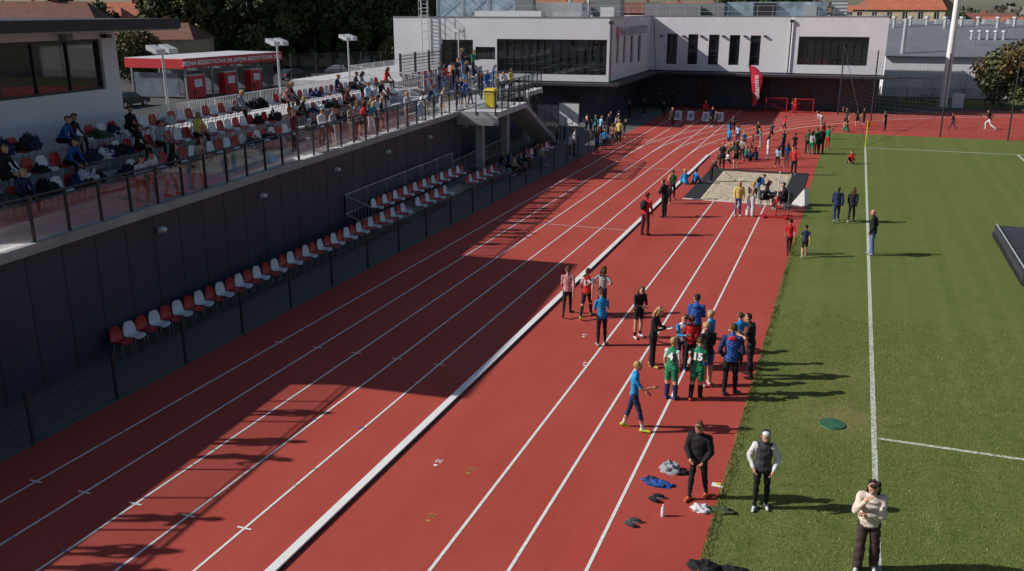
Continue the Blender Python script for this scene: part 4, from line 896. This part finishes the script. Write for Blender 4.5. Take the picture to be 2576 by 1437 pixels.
G(1712,926,788,-150,'hands','white','navy',HBR,'boy',sleeve=2,sl='blue',shoe='royal')
G(1733,931,797,10,'stand','red','black',HBR,'boy',loose=.006,shoe='royal',sleeve=1.4)
G(1783,916,783,70,'stand','blue','black',HBL,'boy',**tee)
G(1775,969,812,35,'hands','black','royal',HBL,'boy',jk=.01,pants=.8,loose=.008,shoe='white')
G(1685,1004,852,-15,'stand','green','green',HBL,'boy',**tee,pants=.85,loose=.01,sock='navy',hisock=1,shoe='royal',num=('4','b',M_wtext),sl='white')
G(1750,1006,853,-5,'hands','green','green',HBR,'boy',**tee,pants=.85,loose=.01,sock='black',hisock=1,shoe='orange',num=('15','b',M_wtext))
G(1833,991,815,5,'pockets','royal','black',HBR,'man',jk=.013,hem=-.05,loose=.004,shoe='navy',wid=1.05,hoodie='red',sl='navy')
G(1855,916,788,25,'hips','blue','black',HBR,'boy',**tee,loose=.005)
G(1883,949,788,80,'hands','black','black',HB,'boy',sleeve=.8,loose=.006,shoe='black',wid=1.05)
G(1592,1079,905,-80,'stride','blue','navy',HBL,'boy',sleeve=.8,pants=1.45,sock='white',shoe='lime')
G(1752,1253,1072,172,'lookd','black','black',('hairbr','bun'),'woman',jk=.02,hem=-.055,shoe='orange',h=1.64)
G(1910,1278,1090,-175,'pockets','char','black',('hairb','hood','char'),'woman',jk=.014,sl='white',shoe='white',h=1.62)
G(2172,1431,1203,175,'phone','cream','brown',('hairb','long'),'woman',jk=.015,loose=.005,wide=.016,shoe='white',hem=-.03,h=1.7,curly=1,puffy=1)
G(2190,641,528,75,'pockets','black','jeans',('skin','bald'),'man',jk=.018,loose=.008,wid=1.12,hem=-.05,shoe='grey')
G(2102,557,468,5,'walk','navy','navy',('hairb','cap','dgreen'),'man',jk=.022,hem=-.055,hoodie='navy',loose=.006)
G(2140,559,470,-5,'walk','black','black',LG,'woman',jk=.012,shoe='white',hem=-.05)
G(1983,639,550,10,'walk','red','black',HB,'boy',sleeve=.9)
G(2022,646,568,5,'walk','navy','black',HB,'boy',sleeve=.7,pants=.85,sock='skin',shoe='white')
G(1622,591,485,-25,'stand','red','maroon',('hairb','cap','maroon'),'man',pack='black',loose=.01,shoe='maroon',wid=1.1,jk=.008,sl='red')
G(1670,546,450,60,'hands','black','black',HBR,'man',jk=.012,loose=.006);G(1690,503,428,20,'stand','green','black',PN,'girl',sleeve=.7)
G(1682,512,440,-60,'stand','maroon','black',LB,'woman',jk=.01)
G(1855,543,455,-170,'stand','yellow','jeans',LB,'girl',jk=.016,hem=-.01,shoe='white')
G(1887,544,455,-20,'hands','beige','white',LB,'woman',loose=.014,wide=.015,shoe='white',sl='char')
G(1905,500,435,-60,'stoop','royal','jeans',HBR,'man',jk=.018,pack='black')
G(1922,524,468,-80,'sit','black','black',LK,'woman',seat=.47,h=1.65);G(1975,532,470,100,'sit','black','black',HB,'man',seat=.47,jk=.015,h=1.72)
G(1788,458,393,-70,'stoop','black','black',HB,'man',rake=1,jk=.01,loose=.005)
G(1725,464,425,30,'floor','blue','blue',HBL,'boy',seat=0.02,h=1.5);G(1745,463,425,-30,'floor','blue','black',HB,'boy',seat=.02,h=1.5)
ups=[(1815,425,358,0,'stand','black','black'),(1850,423,355,10,'stand','char','black'),(1833,352,305,0,'stand','blue','black'),(1855,360,312,-20,'stand','lblue','navy'),(1870,378,328,40,'walk','teal','black'),(1832,372,320,-40,'stand','blue','navy'),(1890,390,340,-80,'stand','brown','black'),(1866,402,345,160,'hands','grey','black'),(1912,370,325,90,'hands','grey','grey'),(1930,402,340,-90,'stand','white','white'),(1955,420,365,0,'walk','lblue','black'),(1978,420,360,20,'stand','royal','beige'),(1968,398,340,60,'stand','navy','black'),(1995,440,370,-10,'hips','red','black'),(1970,375,340,30,'stand','navy','black'),(1997,385,343,0,'stand','black','maroon'),(2030,386,325,0,'stand','dgreen','black'),(2040,388,330,-30,'stand','grey','green'),(2052,387,322,30,'stand','green','green'),(2063,388,318,0,'stand','black','black'),(2080,375,318,-20,'wave','green','red'),(2070,350,312,-120,'stand','red','black'),(1971,335,290,-60,'walk','red','black'),(2066,318,272,60,'bend','white','grey'),(2127,325,270,160,'wave','dgreen','black'),(2155,318,275,0,'hips','black','black'),(2172,312,280,40,'stand','brown','black'),(2225,328,280,60,'stand','black','black'),(2395,325,283,70,'walk','black','navy'),(2487,325,270,60,'run','black','white'),(1999,290,246,180,'hips','red','red'),(1845,330,288,20,'stoop','char','black'),(1905,352,318,0,'stand','black','navy'),(1940,352,318,0,'walk','char','black')]
hs_=[HB,HBR,HBL,PN,LG,PB_,LK]
for a in ups: G(*a,random.choice(hs_),random.choice(('boy','girl')),pants=random.choice((2,2,.85)),sleeve=random.choice((2,.7)),loose=.005)
for px,py in ((1888,405),(1902,403),(1875,398),(1835,410),(1822,398),(1850,385)): G(px,py,py-30,random.uniform(-180,180),'floor',random.choice(('black','navy','blue','white','green','beige')),'black',random.choice(hs_),'child',seat=.02,h=1.45)
G(2142,411,385,170,'floor','red','black',HBR,'boy',seat=.02,h=1.5);G(2133,332,308,60,'floor','green','green',HB,'boy',seat=.02,h=1.5)
lc=[(1500,386,335),(1520,360,315),(1540,365,310),(1556,362,300),(1485,350,300),(1497,340,290),(1510,345,290),(1530,340,285),(1548,338,288),(1520,375,325),(1475,330,285),(1570,345,300),(1535,322,280),(1555,318,278),(1505,365,318)]
cols=['royal','black','orange','yellow','navy','teal','lblue','char','grey','blue','pink','black','navy','white','red']
for i,(a,b,c) in enumerate(lc): G(a,b,c,random.uniform(-130,0),random.choice(('stand','hands','stand','hips')),cols[i],random.choice(('black','navy','beige','black')),random.choice(hs_),random.choice(('boy','girl')),pants=random.choice((2,2,.85)))
for a,b,c in ((1433,395,335),(1444,392,322),(1420,355,312),(1400,370,335)): G(a,b,c,-80,'stand',random.choice(('black','navy','white')),'black',HB,'man',jk=.01)
for a,b,c,t in ((1690,322,270,'char'),(1773,302,252,'red'),(1790,318,268,'navy'),(1668,300,255,'black'),(1620,290,250,'black'),(1583,300,255,'maroon'),(1660,272,232,'black'),(1690,268,230,'black'),(1800,322,280,'char')): G(a,b,c,random.uniform(120,220),'stand',t,'black',random.choice(hs_),'person',jk=.008)
def RL(px,pyf,pyh,top,bot,pose='lean',n=.38,name='spectator',**k):
    s=k.pop('s',None)
    if s is None: s=s_at(px,(pyf+pyh)/2,n)
    x,y=S(s,n);h=k.pop('h',None) or random.uniform(1.42,1.66)
    queue(name,(x,y,3.604),h,-90+math.degrees(SANG)+random.uniform(-25,25),pose,top,bot,k.pop('hair',None) or random.choice(hs_),**k)
for a in ((350,512,375,'white','dgreen',HB),(375,505,372,'white','beige',HB),(425,497,368,'black','white',LK),(492,476,340,'beige','brown',LG)): RL(a[0],a[1],a[2],a[3],a[4],hair=a[5],sleeve=1.2,pants=.8)
for s_ in (-7.6,-7.0,-5.9,-3.4,-2.7,-1.2): RL(0,0,0,random.choice(('navy','black','grey')),'black',random.choice(('lean','stand')),s=s_)
for px,t,b in ((806,'white','char'),(826,'grey','black'),(842,'black','grey'),(880,'beige','beige'),(893,'pink','black'),(906,'red','black'),(932,'teal','white'),(946,'white','black'),(958,'black','navy'),(1023,'white','beige'),(1055,'white','jeans'),(1078,'navy','beige'),(1092,'lblue','black'),(1110,'beige','white'),(1150,'navy','black'),(1165,'royal','navy'),(1182,'white','black')):
    RL(px,320,250,t,b,random.choice(('lean','stand','hands','lean')),n=.38 if px%2 else .55,pants=random.choice((2,.8)))
def ST(px,py,r,top,pose='sit',name='spectator',bot='black',**k):
    n,z=rows[r];s=s_at(px,py,n);x,y=S(s,n-.02);queue(name,(x,y,z+.0),random.uniform(1.45,1.72),-90+math.degrees(SANG)+random.uniform(-20,20),pose,top,bot,k.pop('hair',None) or random.choice(hs_),seat=.44,**k)
for a in ((150,350,2,'royal','sitb'),(182,345,2,'black','sit'),(168,400,1,'royal','sitb'),(10,450,1,'black','sit'),(345,385,1,'black','sit'),(400,375,1,'grey','sit'),(590,275,2,'grey','sitb'),(715,285,2,'pink','sitb'),(728,270,2,'black','sit'),(748,290,1,'black','sitb'),(890,215,2,'char','sit'),(905,222,2,'grey','sit'),(920,225,1,'lblue','sit'),(940,230,1,'white','sit'),(955,232,1,'black','sit'),(905,245,0,'black','sit'),(925,250,0,'beige','sit'),(495,340,1,'yellow','sit'),(330,365,2,'black','sit'),(60,520,0,'navy','sit'),(845,245,2,'navy','sit'),(868,240,1,'maroon','sit'),(970,225,2,'red','sit')): ST(*a)
for a in ((735,300,258,'maroon'),(960,270,222,'white'),(895,250,198,'lblue')): RL(a[0],a[1],a[2],a[3],'black','stand',n=1.0)
for px,py,t,z in ((1120,230,'red',4.4),(1140,232,'black',4.4),(1172,228,'black',4.4),(1192,225,'maroon',4.0),(1190,195,'green',4.8),(1160,190,'brown',4.8),(1265,245,'white',3.6),(1285,238,'yellow',3.6),(1212,250,'black',3.6),(1225,245,'royal',3.6),(1250,250,'beige',3.6),(1180,250,'grey',3.6),(1135,225,'orange',4.4),(1105,230,'grey',4.4),(1205,240,'navy',3.6),(1160,262,'navy',3.6),(1240,222,'royal',4.),(1150,215,'char',4.8)): G(px,py,py-45,random.uniform(-150,-20),random.choice(('stand','hands')),t,random.choice(('black','navy','jeans')),random.choice(hs_),'spectator',z=z,h=random.uniform(1.5,1.75))
for px,py in ((1258,418),(1276,422),(1290,425),(1302,418),(1316,405),(1345,395),(1355,398)): 
    x,y=gp(px,py,.45);queue('spectator',(x,y,0),1.6,-90,'sit',random.choice(('black','navy','beige','char','white')),random.choice(('black','jeans')),random.choice(hs_),seat=.45)
flush()
for i in range(58):
    r=random.choice((0,1,2,2,1));n,z=rows[r];px=random.choice((20,50,90,110,200,225,250,270,285,300,320,340,430,640,690,780,800,820,840,860,880))+random.uniform(-14,14);s=s_at(px,(470,420,370)[r] if px<450 else (300,275,250)[r],n);x,y=S(s,n+random.uniform(-.1,.1))
    pile('sports_bag' if i%2 else 'jacket_pile',x,y,z+.40,random.uniform(.2,.34),random.uniform(.2,.3),random.uniform(.2,.42),CM[random.choice(('black','black','navy','char','black','dgreen','yellow' if px>700 else 'black','white'))],random.random()*9,random.random()*3)
def bike(px,py):
    x,y=gp(px,py);mb=MB()
    for a in (-.52,.52):
        for i in range(14): t0=6.283*i/14;t1=6.283*(i+1)/14;mb.tube((a+.33*math.cos(t0),0,.34+.33*math.sin(t0)),(a+.33*math.cos(t1),0,.34+.33*math.sin(t1)),.018,.018,M_black,4)
        for i in range(6): t0=math.pi*i/6;mb.tube((a-.32*math.cos(t0),0,.34-.32*math.sin(t0)),(a+.32*math.cos(t0),0,.34+.32*math.sin(t0)),.004,.004,M_galv,3)
    for p,q in (((-.52,0,.34),(-.15,0,.85)),((-.52,0,.34),(-.05,0,.32)),((-.05,0,.32),(-.17,0,.9)),((-.05,0,.32),(.36,0,.8)),((-.15,0,.82),(.36,0,.85)),((.36,0,.95),(.52,0,.34))): mb.tube(p,q,.02,.02,M_dark,5)
    mb.tube((.36,-.25,.97),(.36,.25,.97),.015,.015,M_dark,5);mb.box(-.28,-.06,.9,-.05,.06,.95,M_black);mb.build('bicycle',loc=(x,y,0))
bike(2320,262);bike(2500,268);bike(2345,262)
# ================================================================= LIGHT, SKY, CAMERA
E=D2(32.3);AZ=D2(20)
w=bpy.data.worlds.new('World');scene.world=w;w.use_nodes=True;N=w.node_tree.nodes;L=w.node_tree.links
sky=N.new('ShaderNodeTexSky');sky.sky_type='NISHITA';sky.sun_disc=False;sky.sun_elevation=E;sky.sun_rotation=D2(250);sky.air_density=1.0;sky.dust_density=1.2
bg=N['Background'];L.new(sky.outputs[0],bg.inputs[0]);bg.inputs[1].default_value=.066
ld=bpy.data.lights.new('sun','SUN');ld.energy=4.8;ld.angle=D2(.5);ld.color=(1,.95,.88);lo=bpy.data.objects.new('sun',ld);scene.collection.objects.link(lo)
lo.rotation_euler=Vector((math.cos(AZ)*math.cos(E),math.sin(AZ)*math.cos(E),-math.sin(E))).to_track_quat('-Z','Y').to_euler()
cd=bpy.data.cameras.new('camera');cam=bpy.data.objects.new('camera',cd);scene.collection.objects.link(cam);cam.location=(0,0,H);cam.rotation_euler=(math.pi/2-PI_,0,PSI)
cd.sensor_width=36;cd.angle=2*math.atan(1288/F_);cd.clip_end=4000;cd.clip_start=.1;scene.camera=cam
scene.view_settings.view_transform='Standard';scene.view_settings.look='None';scene.view_settings.exposure=0
